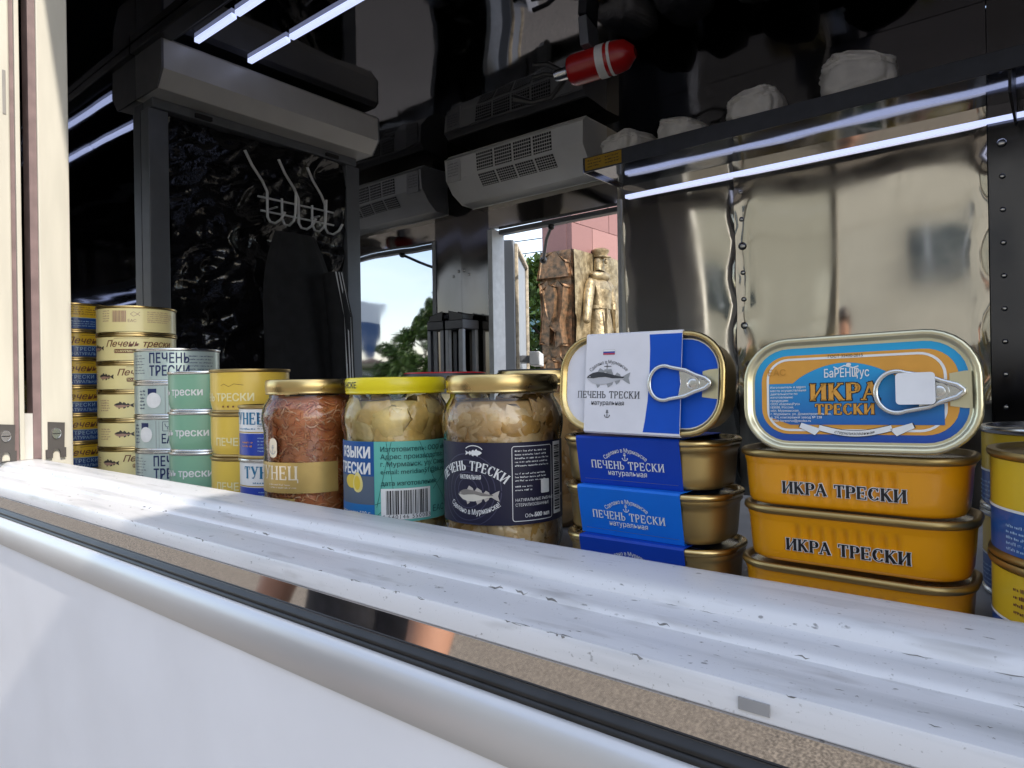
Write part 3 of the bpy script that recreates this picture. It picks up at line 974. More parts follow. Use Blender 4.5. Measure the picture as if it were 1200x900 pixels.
# ------------------------------------------------------------------ cloth bundles on the shelf
bun_m = mat('grey_white_cloth', (.80, .78, .75), .8, var=.08, vscale=30, bump=.2, bscale=90)
for k, (x, wx, hz) in enumerate(((-1.10, .15, .105), (-.905, .14, .105), (-.685, .155, .125), (-.415, .19, .145))):
    b = MB()
    n1, n2 = 64, 48
    vs, fs = [], []
    for j in range(n2 + 1):
        t = math.pi * j / n2
        for i in range(n1):
            a_ = 2 * math.pi * i / n1
            d = Vector((math.sin(t) * math.cos(a_), math.sin(t) * math.sin(a_), math.cos(t)))
            e = [math.copysign(abs(c_) ** .60, c_) for c_ in d]
            lay = e[2] * (7 + k) + .9 * e[0] + .6 * noise.noise(d * 2.2 + Vector((k * 3, 1, 0)))
            fold = abs((lay % 1.0) - .5) * 2                      # rounded edges of the folded layers
            f_ = 1 + .12 * noise.noise(d * 2.4 + Vector((k * 7, 0, 0))) - .11 * fold ** 3 * (1 - abs(e[2]) ** 4) + .035 * noise.noise(d * 9 + Vector((k, 4, 0)))
            droop = 1 - .30 * e[0] * (1 if k % 2 else -.7) + .12 * noise.noise(Vector((e[0] * 2, e[1] * 2, k * 5.0)))
            z = e[2] * hz / 2 * droop * (1 + .05 * noise.noise(d * 6)) + hz / 2
            vs.append((e[0] * wx / 2 * f_, e[1] * .095 * f_, max(0.0, z)))
    for j in range(n2):
        for i in range(n1):
            i2 = (i + 1) % n1
            fs.append((j * n1 + i, (j + 1) * n1 + i, (j + 1) * n1 + i2, j * n1 + i2))
    o = b.add(vs, fs).build('cloth_bundle', bun_m, loc=(x, 2.005, Z(.7062)), rot=(0, 0, .15 * (k - 1.5)), ang=70)
    tag(o, ['low rounded grey white cloth bundle on the left end of the shelf', 'second cloth bundle from the shelf end, flat with ridged folds',
            'third cloth bundle from the shelf end, square folded pile', 'largest folded cloth bundle, rightmost on the dark shelf'][k], 'cloth bundle', 'cloth bundles on the shelf')

# ------------------------------------------------------------------ fire extinguisher clamped under the ceiling
fe = tag(empty('fire_extinguisher', (-.985, 1.585, Z(.862)), (0, R(-4), R(12))), 'red fire extinguisher with white band lying level below the ceiling', 'fire extinguisher')
red = mat('extinguisher_red', (.42, .012, .012), .25, var=.08, coat=.4)
def xl(prof, n=24):
    b = MB().lathe(prof, n)
    b.v = [(v[2], v[1], -v[0]) for v in b.v]
    return b
xl([(.0, -.055), (.020, -.054), (.030, -.048), (.034, -.038), (.034, .062), (.030, .080), (.018, .092), (.012, .098), (0, .098)]).build('cylinder', red, fe)
xl([(.0345, .018), (.0348, .018), (.0348, .036), (.0345, .036)], 24).build('label_band', ink('white', (.75, .75, .74)), fe)
xl([(.0345, .044), (.0348, .044), (.0348, .050), (.0345, .050)], 24).build('label_band', ink('white', (.75, .75, .74)), fe)
b = xl([(0, -.085), (.012, -.085), (.014, -.075), (.014, -.0555), (0, -.0555)], 14)
b.build('valve', screw_steel, fe)
MB().tube([(-.075, 0, .012), (-.10, .0, .032), (-.135, 0, .040)], .006, 8).tube([(-.08, 0, .0), (-.11, 0, .012), (-.14, 0, .012)], .005, 8).build('lever', black_metal, fe)
MB().tube([(-.07, .01, -.01), (-.11, .03, -.03), (-.16, .03, -.028), (-.20, .02, -.012)], [.006, .006, .006, .011], 8).build('hose', black_metal, fe)
MB().box(-.01, .01, -.036, .036, .030, .093).build('ceiling_clamp', dark_alu, fe, bev=.002)

fe.scale = (1.25, 1.25, 1.25)
rack.scale = (1, .95, .72)

# ------------------------------------------------------------------ goods on the counter
CT = Z(-.1220)
gold = mat('gold_tinplate', (.62, .46, .20), .28, metal=1.0, var=.08, vscale=25, rvar=.08)
gold_dk = mat('dull_gold_tinplate', (.42, .30, .12), .36, metal=.9, var=.12, vscale=18, rvar=.1)
tin = mat('bright_tinplate', (.70, .70, .68), .26, metal=1.0, var=.06, vscale=25, rvar=.08)
pale_gold = mat('pale_gold_tinplate', (.75, .70, .48), .30, metal=.9, var=.06, vscale=25)
def lacq(name, col, metal=0.0, rough=.32, **k):
    return mat('lacquer_' + name, col, rough, metal, var=.04, vscale=14, coat=.25, **k)
YEL, BLU, CRM = lacq('yellow', (.72, .47, .025)), lacq('blue', (.006, .055, .26)), lacq('cream', (.78, .67, .31))
SIL, GRN, YE2 = lacq('silver_blue', (.50, .60, .57), .35), lacq('green', (.20, .40, .275)), lacq('soft_yellow', (.72, .50, .075))
WHT, TBL = lacq('white', (.78, .78, .77)), lacq('bright_blue', (.015, .05, .36))
i_wh, i_bk, i_nv = ink('white', (.80, .80, .80)), ink('black', (.02, .02, .02)), ink('navy', (.012, .025, .10))
i_br, i_lb, i_or = ink('brown', (.16, .05, .025)), ink('light_blue', (.33, .50, .68)), ink('orange', (.62, .27, .06))
i_tl, i_gd, i_gy = ink('teal_blue', (.01, .16, .30)), ink('label_gold', (.52, .36, .12), .35, .4), ink('mid_grey', (.30, .31, .32))
i_pk, i_dk = ink('brown_pink', (.42, .25, .18)), ink('fish_dark', (.045, .04, .035))

def facing(x, y):
    return math.atan2(-y, -x)
def round_can(name, label, group, x, y, z, r, h, zones, rim_m, art=None, taper=0.0, label_turn=0.0):
    o = tag(empty(name, (x, y, z)), label, 'can', group)
    n = 56
    MB().lathe([(0, .0018), (r - .0045, .0018), (r - .003 - taper, .0), (r + .0004 - taper, .0), (r + .0011 - taper, .0011), (r + .0006 - taper, .0024), (r - .0006 - taper, .0034)], n, cap=False).build('base_seam', rim_m, o, ang=60)
    b, mats = MB(), []
    for f0, f1, m in zones:
        if m not in mats: mats.append(m)
        z0, z1 = .0034 + (h - .0072) * f0, .0034 + (h - .0072) * f1
        prof = []
        for k in range(9):
            t = f0 + (f1 - f0) * k / 8
            rr = r - .0002 - taper * max(0, 1 - t / .3) ** 2 - (.0004 if taper and .80 < t < .86 else 0)
            prof.append((rr, .0034 + (h - .0072) * t))
        b.lathe(prof, n, mats.index(m), cap=False)
    b.build('body', mats, o, ang=40)
    MB().lathe([(r - .0006, h - .0038), (r + .0008, h - .0030), (r + .0013, h - .0014), (r + .0008, h - .0002), (r - .0022, h), (r - .0032, h - .0022), (r - .010, h - .0026), (r - .012, h - .0020), (0, h - .0020)], n, cap=False).build('lid', rim_m, o, ang=60)
    if art:
        a = Art(on_cyl(r - .0002, facing(x, y) + label_turn))
        art(a, r, h)
        a.build('label_print', o)
    return o
ORD = ['topmost', 'second from top', 'third from top', 'fourth from top', 'fifth from top', 'lowest']

# yellow and blue tins beside the window stile
def art_s1(k):
    def f(a, r, h):
        sh = (.004, .014, .006, .007, .010, .010)[k]
        if k == 0:
            a.fine(-.018, h * .56, .035, h * .88, 4, i_br, seed=2)
            a.fine(-.018, h * .14, .035, h * .38, 3, i_lb, seed=3)
        else:
            a.text('Печень', sh, h * .55, .0135, i_br, bold=.012, shear=.35, squeeze=1.0)
            a.line([(sh - .004, h * .84), (sh + .006, h * .86), (sh + .020, h * .85)], .0007, i_br)
            a.text('ТРЕСКИ', sh + .004, h * .29, .0075, i_lb, bold=.01, space=1.15)
            a.text('НАТУРАЛЬНАЯ', sh + .006, h * .13, .0062, i_lb, bold=.005)
        a.rect(-.08, h * .455, .08, h * .475, i_lb, 1)
    return f
for k in range(6):
    h = .0425
    round_can('round_tin', 'yellow and blue round tin by the window stile, %s of its stack' % ORD[k], 'yellow and blue tins by the stile',
              -1.216, .406, CT + (5 - k) * (h + .0002), .0515, h, [(0, .47, BLU), (.47, 1, YEL)], gold, art_s1(k))
# cream tins
def art_s2(k):
    def f(a, r, h):
        if k == 0:
            a.barcode(-.032, h * .42, -.012, h * .82, i_pk, seed=4, layer=2, n=24)
            a.fine(-.048, h * .42, -.036, h * .86, 5, i_pk, seed=9)
            a.line([(-.008, h * .70), (-.004, h * .78), (0, h * .72), (.004, h * .64)], .0006, i_pk)
            a.line([(-.008, h * .70), (-.004, h * .62), (0, h * .68), (.004, h * .78)], .0006, i_pk)
            a.text('ЕАС', -.006, h * .42, .0055, i_pk)
            a.fine(.013, h * .40, .052, h * .82, 6, i_pk, seed=6)
        else:
            s = {1: -.060, 2: -.044, 3: -.018, 4: -.018, 5: -.038}[k]
            a.fish(s, h * .52, .026, i_dk, i_pk)
            a.text('Печень трески', s + .018, h * .56, .0125, i_br, align='l', bold=.012, shear=.35)
            a.line([(s + .030, h * .86), (s + .075, h * .87)], .0005, i_br)
            a.rrect(s + .030, h * .34, s + .066, h * .48, .002, i_br, 2)
            a.text('ПО-МУРМАНСКИ', s + .048, h * .37, .0042, CRM, bold=.01, layer=3)
            a.fine(s - .038, h * .30, s - .019, h * .74, 5, i_pk, seed=12 + k)
    return f
for k in range(6):
    h = .0398
    round_can('round_tin', 'cream round tin with brown script, %s of the cream stack' % ORD[k], 'cream tins',
              -1.054, .434, CT + (5 - k) * (h + .0002), .0515, h, [(0, 1, CRM)], gold, art_s2(k))
# silver blue tins
def art_s3(k):
    def f(a, r, h):
        if k in (0, 3):
            s = -.014 if k == 0 else -.010
            a.text('ПЕЧЕНЬ', s - .021, h * .56, .0178, i_nv, align='l', bold=.022, squeeze=.66, space=1.08)
            a.text('ТРЕСКИ', s - .021, h * .19, .0178, i_nv, align='l', bold=.022, squeeze=.66, space=1.08)
            a.fine(.013, h * .24, .052, h * .82, 6, i_nv, seed=21 + k, fill=.35)
            a.fine(-.064, h * .24, -.042, h * .84, 7, i_nv, seed=24 + k, fill=.3)
        else:
            s = -.030 if k == 1 else -.042
            a.fine(s - .022, h * .20, s - .012, h * .80, 6, i_nv, seed=30 + k)
            a.rect(s - .008, h * .62, s + .004, h * .82, i_nv, 1)
            a.disc(s, h * .48, .0098, i_wh, 3, 28)
            a.rect(s + .0145, 0.004, s + .0152, h - .005, i_gy, 1)
            a.rect(s + .0185, 0.004, s + .0189, h - .005, i_gy, 1)
            if k == 2:
                a.ringrect(-.019, h * .58, -.007, h * .86, .001, .0005, i_nv, 2)
                a.line([(-.016, h * .80), (-.015, h * .72), (-.013, h * .70), (-.011, h * .72), (-.010, h * .80)], .0007, i_nv)
                a.line([(-.013, h * .70), (-.013, h * .63)], .0006, i_nv)
                a.text('ЕАС', -.020, h * .22, .0165, i_nv, align='l', bold=.015, squeeze=.66)
    return f
for k in range(4):
    h = .0435
    round_can('round_tin', 'silver blue round tin with navy print, %s of the silver stack' % ('lowest' if k == 3 else ORD[k]), 'silver blue tins',
              -.927, .433, CT + (3 - k) * (h + .0002), .0520, h, [(0, 1, SIL)], tin, art_s3(k))
# green tins
for k in range(3):
    h = .0475
    def f(a, r, h, k=k):
        a.text('печень трески', (-.004, .002, .006)[k], h * .40, .0125, i_wh, align='r', bold=.018)
    round_can('round_tin', 'sage green round tin with white lettering, %s of the green stack' % ('lowest' if k == 2 else ORD[k]), 'green tins',
              -.820, .417, CT + (2 - k) * (h + .0002), .0420, h, [(0, 1, GRN)], tin, f, taper=.0022)
# soft yellow tins
i_pl = ink('pale_yellow', (.82, .74, .40))
for k in range(3):
    h = .0475
    def f(a, r, h, k=k):
        s = .003 if k == 0 else .048
        a.text('ПЕЧЕНЬ ТРЕСКИ', s, h * .27, .0115, i_pl, align='r', bold=.022, squeeze=.95)
        a.line([(s - .036, h * .62), (s - .032, h * .66), (s - .026, h * .60), (s - .020, h * .66), (s - .010, h * .63)], .0004, i_br)
        for j in range(5):
            a.rect(s - .034 + j * .006, h * .13, s - .032 + j * .006, h * .17, i_br, 2)
    round_can('round_tin', 'warm yellow round tin with pale lettering, %s of the yellow stack' % ('lowest' if k == 2 else ORD[k]), 'plain yellow tins',
              -.713, .414, CT + (2 - k) * (h + .0002), .0420, h, [(0, 1, YE2)], gold_dk, f, taper=.0022)
# white and blue tuna tins
for k in range(2):
    h = .0525
    def f(a, r, h, k=k):
        s = -.034 if k == 0 else -.013
        a.serif('ТУНЕЦ', s, h * .64, .0118, i_tl, squeeze=1.0, thick=.2)
        a.fine(s - .012, h * .53, s + .014, h * .585, 1, i_tl, seed=3)
        a.rect(-.11, h * .485, .11, h * .505, i_gd, 1)
        if k == 0:
            a.text('ЕАС', -.019, h * .70, .0105, i_nv, align='l', squeeze=.7)
            a.line([(-.004, h * .70), (-.001, h * .83), (.002, h * .70), (-.004, h * .70)], .0008, i_nv)
            a.line([(.007, h * .70), (.007, h * .80), (.010, h * .83)], .0014, i_nv)
            a.fine(-.019, h * .54, .016, h * .64, 2, i_gy, seed=8)
        a.fine(-.019, h * .12, .020, h * .42, 5, i_lb, seed=10 + k, fill=.4)
        a.fine(-.040, h * .20, -.024, h * .34, 2, i_or, seed=11 + k)
    round_can('round_tin', 'small white and blue tuna tin beside the shredded fish jar, %s' % ('upper one' if k == 0 else 'lower one'), 'white and blue tuna tins',
              -.627, .393, CT + (1 - k) * (h + .0002), .0365, h, [(0, .47, TBL), (.47, 1, WHT)], gold_dk if k == 0 else tin, f)
# yellow and blue tins at the right edge
def art_s7(big):
    def f(a, r, h):
        a.text('Печень', .016 if big else .030, h * .60, .0145, i_bk, bold=.012, shear=.35)
        a.rect(-.10, h * .46, .10, h * .485, i_wh, 1)
        if not big:
            a.fine(-.044, h * .55, -.012, h * .82, 4, i_br, seed=31)
        a.fine(-.048, h * .10, -.020, h * .36, 5, i_lb, seed=33)
    return f
BL2 = lacq('royal_blue', (.01, .09, .33))
for k in range(2):
    h = .0455
    round_can('round_tin', 'yellow and royal blue tin at the right edge, %s front one' % ('upper' if k == 0 else 'lower'), 'yellow and royal blue tins at the right edge',
              .0240, .372, CT + (1 - k) * (h + .0002), .0500, h, [(0, .47, BL2), (.47, 1, YEL)], gold_dk, art_s7(k == 0))
for k in range(2):
    h = .0470
    round_can('round_tin', 'yellow and royal blue tin in the back row behind the caviar cans, %s one' % ('upper' if k == 0 else 'lower'), 'yellow and royal blue tins at the right edge',
              .012, .487, CT + (1 - k) * (h + .0002), .0500, h, [(0, .47, BL2), (.47, 1, YEL)], tin, art_s7(True), label_turn=-.5)

# ------------------------------------------------------------------ jars
jar_glass = glass_mat('jar_glass', (.97, .98, .96), .0)
JP = [(.030, .0015), (.036, .0), (.0400, .0020), (.0425, .0080), (.0435, .0140), (.0430, .0180), (.0430, .0830), (.0440, .0870), (.0448, .0930), (.0446, .0990), (.0430, .1050), (.0400, .1100), (.0382, .1130), (.0380, .1180)]
def jr(z):
    for (r0, z0), (r1, z1) in zip(JP[1:], JP[2:]):
        if z0 <= z <= z1: return r0 + (r1 - r0) * (z - z0) / max(1e-9, z1 - z0)
    return .038
def jar(label, group, x, y, lid_m, cont, label_fn=None, lid_text=None, lid_top=None, scale=1.0):
    o = tag(empty('glass_jar', (x, y, CT)), label, 'jar', group)
    MB().lathe(JP, 56, cap=True).build('glass', jar_glass, o, ang=70)
    cont(o)
    ld = MB().lathe([(.0388, .1160), (.0402, .1158), (.0410, .1168), (.0406, .1182), (.0412, .1194), (.0412, .1268), (.0402, .1286), (.0380, .1290), (.0365, .1272), (.0350, .1265), (0, .1265)], 60, cap=False)
    lo = ld.build('lid', [lid_m], o, ang=50)
    if lid_top:
        MB().lathe([(.0403, .12875), (.0402, .1296), (.0380, .1300), (.0360, .1282), (0, .1275)], 60, cap=False).build('lid_top', lid_top, o, ang=50)
    if lid_text:
        a = Art(on_cyl(.0412, facing(x, y)))
        lid_text(a)
        a.build('lid_print', lo)
    if label_fn:
        lb = label_fn(o, facing(x, y))
    if scale != 1.0: o.scale = (1, 1, scale)
    return o
def lumps(o, mats, n, seed, size, zmax=.112, name='contents', core=None, flat=.6, rough=.3):
    rd = random.Random(seed)
    b = MB()
    prof = [(max(.005, jr(z) - .0050), z) for z in [.004 + .106 * k / 14 for k in range(15)]]
    b.lathe(prof, 30, 0)
    for k in range(n):
        a_ = rd.uniform(0, 2 * math.pi)
        z = rd.uniform(.006, zmax - .004)
        s = size * rd.uniform(.55, 1.25)
        rr = jr(z) - .0035 - s * flat * .75
        c = Vector((rr * math.cos(a_), rr * math.sin(a_), z))
        nr, tg, u = Vector((math.cos(a_), math.sin(a_), 0)), Vector((-math.sin(a_), math.cos(a_), 0)), Vector((0, 0, 1))
        ro = rd.uniform(0, 3.14)
        t1, t2 = tg * math.cos(ro) + u * math.sin(ro), u * math.cos(ro) - tg * math.sin(ro)
        sp = MB().sphere((0, 0, 0), 1.0, 10)
        st = rd.uniform(1.0, 1.9)
        out = []
        for v in sp.v:
            V = Vector(v)
            q = 1 + rough * noise.noise(V * 1.3 + Vector((k * 3.1, seed, 0)))
            p = c + (nr * V.x * flat + t1 * V.y * st + t2 * V.z) * s * q
            rad = math.hypot(p.x, p.y)
            lim = jr(max(.003, min(.1175, p.z))) - .0022
            if rad > lim: p.x *= lim / rad; p.y *= lim / rad
            p.z = max(.003, min(.1145, p.z))
            out.append(tuple(p))
        b.add(out, sp.f, rd.randrange(len(mats)))
    c = b.build(name, mats, o, ang=80)
    c['kind'] = 'stuff'
    return c
def foodm(name, col, rough=.3, sss=.0):
    return mat('food_' + name, col, rough, var=.22, vscale=55, bump=.4, bscale=120, bdist=.003, coat=.5)
F_liver = [foodm('liver_a', (.66, .43, .19)), foodm('liver_b', (.74, .52, .26)), foodm('liver_c', (.58, .34, .10)), foodm('liver_d', (.78, .58, .33))]
F_tong = [foodm('tongue_a', (.78, .60, .24)), foodm('tongue_b', (.84, .68, .34)), foodm('tongue_c', (.72, .50, .17))]
F_tuna = [foodm('tuna_a', (.62, .22, .08)), foodm('tuna_b', (.72, .34, .15)), foodm('tuna_c', (.52, .16, .06)), foodm('tuna_d', (.80, .50, .30))]
def shreds(o):
    rd = random.Random(4)
    b = MB()
    b.lathe([(jr(z) - .0055, z) for z in [.004 + .110 * k / 16 for k in range(17)]], 40, 0)
    for k in range(1500):
        a_, z = rd.uniform(0, 6.283), rd.uniform(.006, .110)
        da, dz, m = rd.uniform(-.28, .28), rd.uniform(-.006, .006), rd.uniform(-.004, .004)
        path = []
        dep = rd.uniform(.0026, .005)
        for t in (0, .33, .66, 1):
            zz = max(.004, min(.114, z + dz * t + m * math.sin(math.pi * t)))
            r_ = jr(zz) - dep
            path.append((r_ * math.cos(a_ + da * t), r_ * math.sin(a_ + da * t), zz))
        w_ = rd.uniform(.0003, .0011)
        b.tube(path, [w_ * .5, w_, w_, w_ * .4], 5, rd.choice((0, 1, 1, 2, 3)))
    c = b.build('contents', F_tuna, o, ang=80)
    c['kind'] = 'stuff'
def band(o, name, z0, z1, mats_fn, ang, a0, a1, r=.0430, mt=None):
    b = MB()
    n = 40
    vs, fs = [], []
    for i in range(n + 1):
        t = ang + a0 + (a1 - a0) * i / n
        for z in (z0, z1):
            vs.append(((r + .00035) * math.cos(t), (r + .00035) * math.sin(t), z))
    for i in range(n): fs.append((2 * i, 2 * i + 2, 2 * i + 3, 2 * i + 1))
    return b.add(vs, fs).build(name, mt, o)
def paper(name, col, rough=.48):
    return mat('paper_' + name, col, rough, var=.05, vscale=40, spec=.3)
i_bx = ink('print_black', (.015, .015, .018))
# shredded tuna jar with gold label
def lab1(o, ang):
    lb = band(o, 'paper_label', .0305, .0570, None, ang, -1.6, .50, mt=i_gd)
    a = Art(on_cyl(.0430, ang, base=.0004))
    a.serif('ТУНЕЦ', -.0125, .0420, .0120, ink('pale_print', (.66, .58, .44)), thick=.16, align='r')
    a.fine(-.044, .034, -.014, .039, 2, ink('pale_print', (.66, .58, .44)), seed=2)
    a.build('label_print', lb)
    a = Art(on_cyl(.0430, ang, base=.0004))
    a.rrect(-.0430, .061, -.0330, .078, .0045, ink('pale_print', (.66, .58, .44)), 1)
    a.anchor(-.0380, .068, .008, i_gy, 2)
    a.build('emblem_sticker', o)
    a = Art(on_cyl(.0430, ang, base=.0004))
    a.rrect(-.040, .006, -.016, .026, .001, i_gd, 1)
    a.build('lower_label', o)
jar('jar of shredded orange fish with gold label and gold lid', 'jars in the front row', -.540, .375, gold, shreds, lab1)
# tongues jar, yellow lid
yl = mat('lid_yellow', (.80, .66, .01), .35, var=.03, coat=.2)
P_teal, P_blue = paper('teal', (.13, .46, .39)), paper('deep_blue', (.015, .085, .28))
P_sky = paper('mid_blue', (.02, .16, .42))
i_dg = ink('dark_teal', (.01, .09, .085))
def lab2(o, ang):
    lb = band(o, 'paper_label', .0165, .0790, None, ang, -1.75, 1.75, mt=P_teal)
    a = Art(on_cyl(.0430, ang, base=.0004), step=.003)
    a.rect(-.068, .0166, -.0178, .0789, P_blue, 1)
    a.rect(-.068, .0166, -.0178, .0300, P_sky, 2)
    a.rect(-.0600, .0300, -.0180, .0520, paper('slate', (.10, .13, .18)), 2)
    a.text('ЯЗЫКИ', -.0215, .0660, .0118, i_wh, align='r', bold=.035, layer=3, squeeze=.82)
    a.text('ТРЕСКИ', -.0215, .0535, .0118, i_wh, align='r', bold=.035, layer=3, squeeze=.82)
    a.poly([(-.040 + .0085 * math.cos(t), .0475 + .0055 * math.sin(t)) for t in [k * .35 for k in range(18)]], ink('lemon', (.75, .53, .04)), 4)
    a.poly([(-.033 + .0052 * math.cos(t) * (1 - .25 * math.sin(t)), .0470 + .0080 * math.sin(t)) for t in [k * .35 for k in range(18)]], ink('lemon_rim', (.78, .66, .25)), 5)
    a.poly([(-.0335 + .0034 * math.cos(t), .0465 + .0056 * math.sin(t)) for t in [k * .35 for k in range(18)]], ink('lemon', (.75, .53, .04)), 6)
    a.text('масса нетто 500 г', -.0215, .0215, .0046, i_wh, align='r', bold=.01, layer=3)
    for p in ([(-.016, .028), (-.004, .0788)], [(-.0176, .020), (-.002, .034), (-.008, .0788)], [(.018, .0788), (.030, .050), (.052, .018)], [(.022, .052), (.040, .0788)], [(.030, .040), (.055, .062)], [(-.0176, .030), (-.012, .032)]):
        a.line(p, .0004, i_dg, 1)
    y = .0712
    for s_, bo in (('Изготовитель: ООО «Меридиан»', .008), ('Адрес производства: Россия,', 0), ('г. Мурманск, ул. Свердлова', 0), ('e-mail: meridian51@bk.ru', 0)):
        a.text(s_, -.0125, y, .0052, i_dg, align='l', bold=.012 + bo, layer=3, squeeze=1.02)
        y -= .0058
    a.text('дата изготовления:', -.0125, .0448, .0050, i_dg, align='l', bold=.022, layer=3)
    a.rect(-.0125, .0185, .0270, .0425, i_wh, 2)
    a.barcode(-.0085, .0225, .0250, .0410, i_bx, seed=6, layer=4, n=34)
    a.text('4 640146 550083', .0075, .0192, .0044, i_bx, layer=4, space=1.25)
    a.text('ЕАС', .036, .022, .007, i_dg, layer=3)
    a.rect(-.012, .0110, .012, .0145, i_wh, 1)
    a.build('label_print', lb)
def lid2(a):
    a.text('СДЕЛАНО В МУРМАНСКЕ', -.0345, .1205, .0068, i_bx, align='r', bold=.01, layer=1)
jar('jar of pale fish pieces with teal label and bright yellow lid', 'jars in the front row', -.434, .383, yl, lambda o: lumps(o, F_tong, 190, 3, .0105, flat=.30, rough=.55), lab2, lid2)
# liver jar, navy label
P_navy = paper('navy', (.018, .017, .040))
i_nl = ink('navy_line', (.045, .044, .085))
def lab3(o, ang):
    lb = band(o, 'paper_label', .0265, .0825, None, ang, -1.75, 1.42, mt=P_navy)
    a = Art(on_cyl(.0430, ang, base=.0004), step=.003)
    for k in range(11):
        a.line([(-.026 + (.008 + .0042 * k) * math.cos(t), .050 + (.008 + .0042 * k) * math.sin(t)) for t in [j * .16 for j in range(40)] if abs((.008 + .0042 * k) * math.sin(t)) < .0305 + min(0, (.002)) and .0270 < .050 + (.008 + .0042 * k) * math.sin(t) < .0820], .0007, i_nl, 1) if k < 5 else None
    a.serif('ПЕЧЕНЬ ТРЕСКИ', -.0250, .0635, .0066, i_wh, thick=.2, bend=.042, layer=4, fit=.0560)
    a.text('НАТУРАЛЬНАЯ', -.0235, .0575, .0040, i_wh, bold=.03, layer=4, fit=.0165)
    a.fish(-.018, .0465, .031, ink('fish_grey', (.22, .20, .18)), ink('fish_belly', (.66, .62, .54)), ink('fish_fin', (.48, .44, .40)), layer=4)
    a.fish(-.0205, .0755, .0125, i_wh, i_wh, flip=-1, layer=4)
    a.line([(-.0205 + .0075 * math.cos(t), .0755 + .005 * math.sin(t)) for t in [.5 + j * .2 for j in range(11)]], .0006, i_wh, 4)
    a.text('Сделано в Мурманске!', -.0215, .0335, .0052, i_wh, bold=.014, bend=-.034, layer=4, fit=.0420)
    a.ringrect(.0058, .0290, .0375, .0800, .002, .00045, i_wh, 4)
    a.fine(.0080, .0655, .0345, .0780, 5, i_wh, seed=41, layer=4, fill=.42)
    a.fine(.0080, .0555, .0335, .0625, 3, i_wh, seed=42, layer=4, fill=.42)
    a.fine(.0080, .0490, .0210, .0540, 2, i_wh, seed=43, layer=4, fill=.4)
    a.rrect(.0270, .0470, .0345, .0565, .0008, i_wh, 5)
    a.text('НАТУРАЛЬНЫЕ РЫБНЫЕ КОНСЕРВЫ', .0080, .0425, .0028, i_wh, align='l', layer=4, squeeze=.9)
    a.text('СТЕРИЛИЗОВАННЫЕ', .0080, .0392, .0028, i_wh, align='l', layer=4, squeeze=.9)
    a.text('Объем:', .0145, .0315, .0034, i_wh, align='l', layer=4)
    a.text('500 мл', .0215, .0315, .0042, i_wh, align='l', bold=.03, layer=4)
    a.rect(.0395, .0310, .0500, .0815, i_wh, 4)
    rd = random.Random(9)
    v = .0335
    while v < .079:
        t = rd.choice((.0004, .0006, .001, .0013))
        a.rect(.0405, v, .0480, v + t, i_bx, 6)
        v += t + rd.choice((.0004, .0006, .0009))
    a.rect(-.004, .0110, .014, .0175, i_wh, 1)
    a.build('label_print', lb)
jar('jar of cod liver chunks with navy label and gold lid', 'jars in the front row', -.322, .387, gold, lambda o: lumps(o, F_liver, 420, 8, .0070, flat=.34, rough=.75), lab3)
# second row
jar('jar with red topped lid standing behind the yellow lidded jar', 'jars in the second row', -.478, .4865, mat('lid_dark', (.03, .03, .032), .35), lambda o: lumps(o, F_tong, 60, 13, .010), None, None, mat('lid_red', (.50, .012, .02), .35), 1.035)
jar('jar with dark lid standing behind the navy labelled jar', 'jars in the second row', -.362, .4930, gold, lambda o: lumps(o, F_liver, 60, 14, .010), None, None, mat('lid_black', (.02, .02, .022), .4), 1.035)

# ------------------------------------------------------------------ oblong cans
def rring(w, d, r, out, z, ns=14, nc=8, ribs=0.0, only=None):
    pts = []
    w2, d2, r = w / 2 + out, d / 2 + out, max(.001, r + out)
    segs = [(w2 - r, -d2, 1, 0, 2 * (w2 - r)), ]
    # front edge (y=-d2) from left to right, then round anticlockwise
    def rib(t):
        return ribs * (math.sin(t * math.pi * 11) ** 2) * (1 if .08 < t < .92 else 0)
    for i in range(ns):
        t = i / ns
        pts.append((-(w2 - r) + 2 * (w2 - r) * t, -d2 + rib(t), z))
    for k in range(nc):
        a = R(-90 + 90 * k / nc); pts.append((w2 - r + r * math.cos(a), -(d2 - r) + r * math.sin(a), z))
    for i in range(4):
        pts.append((w2, -(d2 - r) + 2 * (d2 - r) * i / 4, z))
    for k in range(nc):
        a = R(90 * k / nc); pts.append((w2 - r + r * math.cos(a), (d2 - r) + r * math.sin(a), z))
    for i in range(ns):
        t = i / ns
        pts.append(((w2 - r) - 2 * (w2 - r) * t, d2 - rib(t), z))
    for k in range(nc):
        a = R(90 + 90 * k / nc); pts.append((-(w2 - r) + r * math.cos(a), (d2 - r) + r * math.sin(a), z))
    for i in range(4):
        pts.append((-w2, (d2 - r) - 2 * (d2 - r) * i / 4, z))
    for k in range(nc):
        a = R(180 + 90 * k / nc); pts.append((-(w2 - r) + r * math.cos(a), -(d2 - r) + r * math.sin(a), z))
    return pts
W, D, RC, H = .1045, .0572, .0215, .0285
